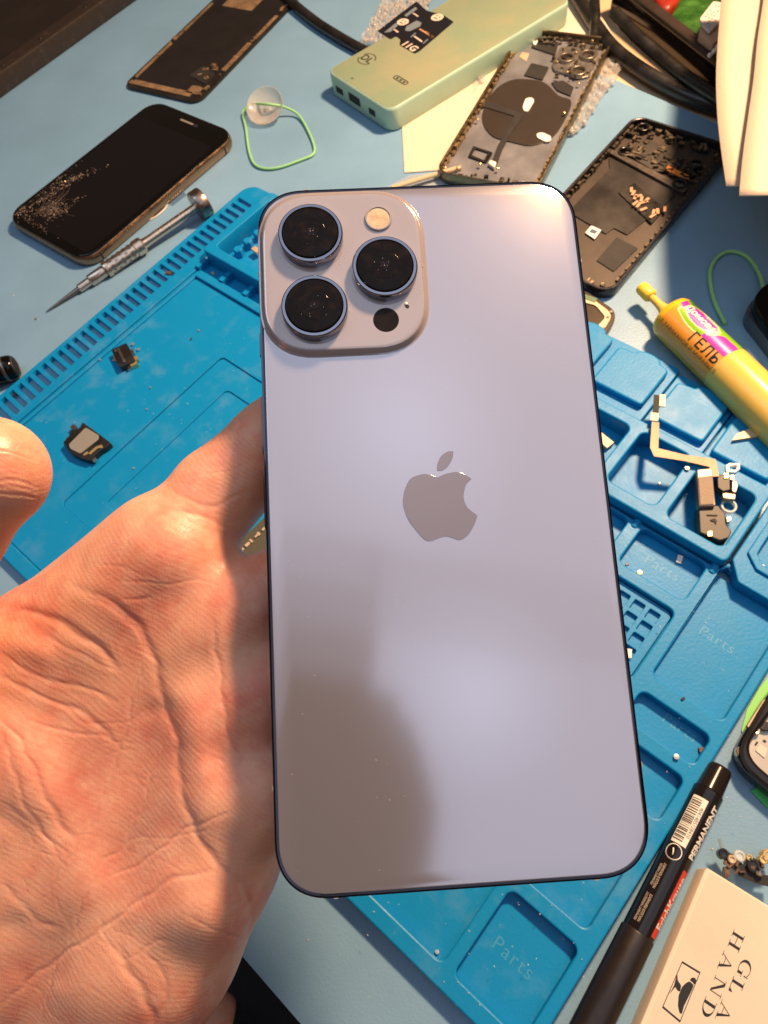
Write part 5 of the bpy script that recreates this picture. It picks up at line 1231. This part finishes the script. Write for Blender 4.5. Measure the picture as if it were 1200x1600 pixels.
t = thing('phone_chassis', 'opened phone chassis with black rounded frame and silver plate, right edge', 'phone chassis', (*cq, 0))
def ins(k, r_=10): 
    c2 = cq; return rnd([tuple(c2+(p-c2)*(1-k/np.linalg.norm(p-c2))) for p in q], r_, 8)
plate('outer_frame', ins(0), [ins(5.5, 8)], 0, 8.5, mat('rubbery_black', (.010, .008, .007), .22), t, 1.6, True)
plate('mid_plate', ins(4.5, 8), [], 1, 5.0, mat('frame_silver', (.42, .40, .35), .4, metal=.6, var=.1, vscale=60), t, .2, True)
Z5 = lambda pts: [(1110+x/4, 1020+y/4) for x, y in pts]
def w5(nm, P, z0, z1, m_, r_=.5, b=.15): return plate(nm, rnd([tuple(at(x, y, z1)[:2]) for x, y in Z5(P)], r_, 3), [], z0, z1, m_, t, b, True)
w5('rail', [(228, 458), (330, 300), (400, 240), (400, 290), (300, 440), (250, 475)], 5, 7.2, cream_m)
w5('rail', [(205, 560), (245, 500), (262, 520), (220, 590)], 5, 6.8, body_m)
w5('black_clip', [(300, 470), (330, 430), (400, 430), (400, 480), (350, 485)], 5, 7, blackp)
w5('black_clip', [(200, 690), (245, 690), (268, 700), (235, 735)], 5, 7, blackp)
w5('white_sticker', [(280, 610), (310, 570), (360, 600), (340, 660)], 5, 5.4, mat('pale_sticker', (.55, .53, .48), .5))
for P in ([(275, 575), (290, 552), (300, 560), (285, 582)], [(325, 552), (335, 540), (352, 552), (344, 564)]): w5('slot', P, 5, 5.15, blackp, .2, .03)
for (x, y), s_ in (((280, 480), 1.5), ((196, 620), 1.7), ((218, 695), 1.2)):
    p = at(1110+x/4, 1020+y/4, 7); qv = t.matrix_basis.inverted()@Vector(p*.001)
    lathe('screw', [(s_*1.25, 5), (s_*1.25, 7), (s_*1.05, 7.4), (s_*.5, 7.1), (.05, 7.1)], mat('bright_screw', (.85, .66, .4), .25), t, 16, off=(qv.x*1000, qv.y*1000, 0))

# ---- top right corner: black cables, glossy black bin with packets, cream paper sheets
t = tube('black_cable', [at(*p) for p in ((880, -40, 6), (905, 0, 6), (930, 40, 5), (960, 78, 5), (1010, 115, 5), (1070, 148, 5), (1125, 168, 5), (1180, 185, 5))], 5.0, blackp, None); tag(t, 'thick black cable curving along the edge of the black bin, nearest the blue desk mat', 'cable')
t = tube('black_cable', [at(*p) for p in ((928, -30, 12), (930, 10, 10), (930, 30, 8), (928, 62, 5))], 3.6, blackp, None); tag(t, 'short black cable dropping straight down behind the corner of the phone housing', 'cable')
t = tube('black_cable', [at(*p) for p in ((960, 20, 16), (1000, 62, 14), (1060, 112, 12), (1130, 158, 12))], 4.2, blackp, None); tag(t, 'black cable squeezed against the front wall of the black bin', 'cable')
b1_, b2_ = np.array([126., 512.]), np.array([151., 463.2])
dd_ = (b2_-b1_)/np.linalg.norm(b2_-b1_); ang = math.degrees(math.atan2(dd_[1], dd_[0])); ba = b1_-dd_*75
t = thing('storage_bin', 'glossy black storage bin with a thick rim holding coloured packets', 'bin', (*ba, 0), ang)
def biny(px, py, z): return (at(px, py, z)[:2]-ba)@np.array([-dd_[1], dd_[0]])
ri = biny(1040, 16, 22); ri = abs(ri)
plate('wall', box2(0, 0, 230, 190, 6), [box2(3, 3.5, 227, 187, 4)], -1.9, 19, mat('bin_gloss', (.010, .009, .009), .10, rvar=.05, vscale=30), t, 1.)
plate('rim', box2(-2, -1.5, 232, 192, 6), [box2(9, min(ri, 14), 222, 184, 4)], 18.6, 23, mat('bin_rim', (.030, .020, .016), .35, var=.3, vscale=60), t, 1.8)
plate('bottom', box2(2, 3, 228, 188, 3), [], -1.8, .6, blackm, t, .2)
def lump(name, pts, z0, z1, m_, label, cat):
    q = [tuple(at(x, y, z1)[:2]) for x, y in pts]
    if sum(q[i][0]*q[(i+1) % len(q)][1]-q[(i+1) % len(q)][0]*q[i][1] for i in range(len(q))) < 0: q.reverse()
    cq = np.mean(q, 0); f_ = lambda i: rnd([tuple(cq+(np.array(p)-cq)*(1-i)) for p in q], 5, 4)
    o = rings(name, f_, [(.2, z0), (.02, z0+(z1-z0)*.3), (0, z0+(z1-z0)*.55), (.06, z1-(z1-z0)*.15), (.22, z1-.5), (.5, z1)], m_, None, smooth=60); tag(o, label, cat); return o
lump('green_packet', [(1042, 30), (1062, -10), (1110, -40), (1140, 10), (1112, 52), (1085, 62), (1060, 48)], 1, 19, mat('green_packet', (.015, .07, .008), .4, col2=(.05, .17, .02), c2=(.42, .66), vscale=60, rvar=.15, bump=1, bscale=90), 'crumpled dark green packet inside the black bin', 'packet')
lump('red_packet', [(1020, -10), (1062, -26), (1066, -2), (1046, 14), (1032, 12)], 1, 18, mat('red_packet', (.28, .02, .008), .4, var=.4, vscale=60, bump=1, bscale=90), 'red packet corner next to the green one in the black bin', 'packet')
pcs = at(1115, 30, 29)
t = thing('white_tag', 'white perforated plastic piece sticking out of the black bin beside the paper', 'plastic piece', (pcs[0], pcs[1], 28))
Z4 = lambda pts: [(1040+x/7.5, y/7.5) for x, y in pts]
def w4(nm, P, z0, z1, m_, r_=1.5, b=.3): return plate(nm, rnd([tuple(at(x, y, z1)[:2]) for x, y in Z4(P)], r_, 4), [], z0, z1, m_, t, b, True)
w4('face', [(400, 215), (560, 10), (620, 20), (720, 40), (720, 200), (620, 270), (520, 370), (440, 300)], 29, 31, mat('bone_plastic', (.62, .54, .50), .4))
w4('body', [(400, 335), (440, 300), (540, 360), (640, 260), (720, 250), (640, 470), (555, 495), (400, 380)], 22, 28.5, mat('tan_plastic', (.50, .34, .22), .4))
dotp = [(620, 70), (585, 70), (525, 130), (565, 140), (615, 130), (495, 165), (540, 170), (568, 188), (470, 190), (508, 208), (545, 215), (585, 235), (520, 245), (495, 272), (512, 308)]
for x, y in dotp:
    p = at(*Z4([(x, y)])[0], 31.1); qv = t.matrix_basis.inverted()@Vector(p*.001); flat('hole', circ(qv.x*1000, qv.y*1000, .55, 8), 31.1-28, blackm, t)
t = tube('white_wire', [at(*Z4([p])[0], z) for p, z in (((495, 660), 25), ((530, 640), 26), ((570, 600), 27), ((600, 560), 28), ((640, 520), 28))], lambda s_: 1.1+.5*math.sin(s_*9)**2, white_m, None); tag(t, 'white twisted wire end poking out between black bin and paper', 'wire')
# two hanging cream sheets (curled), well above the desk
def sheet(name, edge, z, label, drop, curl):
    V = []; Fc = []; n = len(edge); m2 = 16
    for i, (x, y) in enumerate(edge):
        p0 = at(x, y, z+drop[i]); 
        for j in range(m2+1):
            s_ = j/m2; V.append(p0+np.array([s_*150, s_*-14, curl*.4*math.sin(s_*2.2)]))
    for i in range(n-1):
        for j in range(m2): a = i*(m2+1)+j; Fc.append((a, a+m2+1, a+m2+2, a+1))
    o = mesh(name, V, Fc, mat('cream_sheet', (.54, .44, .335), .6, var=.03, vscale=12, bump=.35, bscale=450), None, False, 60)
    so = o.modifiers.new('thickness', 'SOLIDIFY'); so.thickness = .0006; tag(o, label, 'paper sheet')
def dens(P, n=5): return [tuple(p[:2]) for p in smoothpath([(x, y, 0) for x, y in P], n)]
e_ = dens([(1130, -60), (1127, 0), (1122, 60), (1119, 120), (1121, 180), (1127, 235), (1135, 290)]); sheet('paper_sheet', e_, 62, 'curved cream paper sheet hanging over the desk, lower and further left of two', [0]*len(e_), 4)
e_ = dens([(1200, -60), (1193, 0), (1184, 60), (1178, 120), (1168, 190), (1160, 250), (1155, 305)]); sheet('paper_sheet', e_, 68, 'cream paper sheet overlapping the curved one, right of two', [0]*len(e_), 3)

# ---- clear plastic stick behind the top edge of the held phone
t = tube('clear_stick', [at(*p) for p in ((612, 294, 4), (650, 282, 4), (690, 270, 4), (720, 262, 4))], 1.6, mat('pale_stick', (.80, .62, .40), .2, trans=.3), None); tag(t, 'pale translucent plastic stick just above the top edge of the held phone', 'stick')
t = flat('clear_film', P2((600, 296), (640, 275), (700, 268), (690, 300)), .5, mat('bubble_film', (.72, .7, .68), .12), None); tag(t, 'crumpled clear film beneath the pale plastic stick', 'plastic film')

# ---- dark lap below the desk edge
LV = [(-230, -70, -90), (-120, -110, -80), (20, -190, -95)]
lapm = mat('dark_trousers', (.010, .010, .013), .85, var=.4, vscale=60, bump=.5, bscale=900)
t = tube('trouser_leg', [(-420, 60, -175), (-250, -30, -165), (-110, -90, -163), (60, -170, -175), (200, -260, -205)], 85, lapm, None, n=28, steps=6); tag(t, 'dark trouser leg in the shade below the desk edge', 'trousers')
# knuckles of the other hand resting in the shade
t = tube('finger', [cam2w(CP(190, 1650, 312)), cam2w(CP(270, 1605, 309)), cam2w(CP(325, 1590, 307)), cam2w(CP(354, 1596, 309))], lambda s_: 11.5-1.5*s_-5*max(0, s_-.85), MATS.get('x') or bpy.data.materials['palm_skin'], None, n=20)
tag(t, 'shaded fingertip resting on the dark trousers below the palm', 'person')
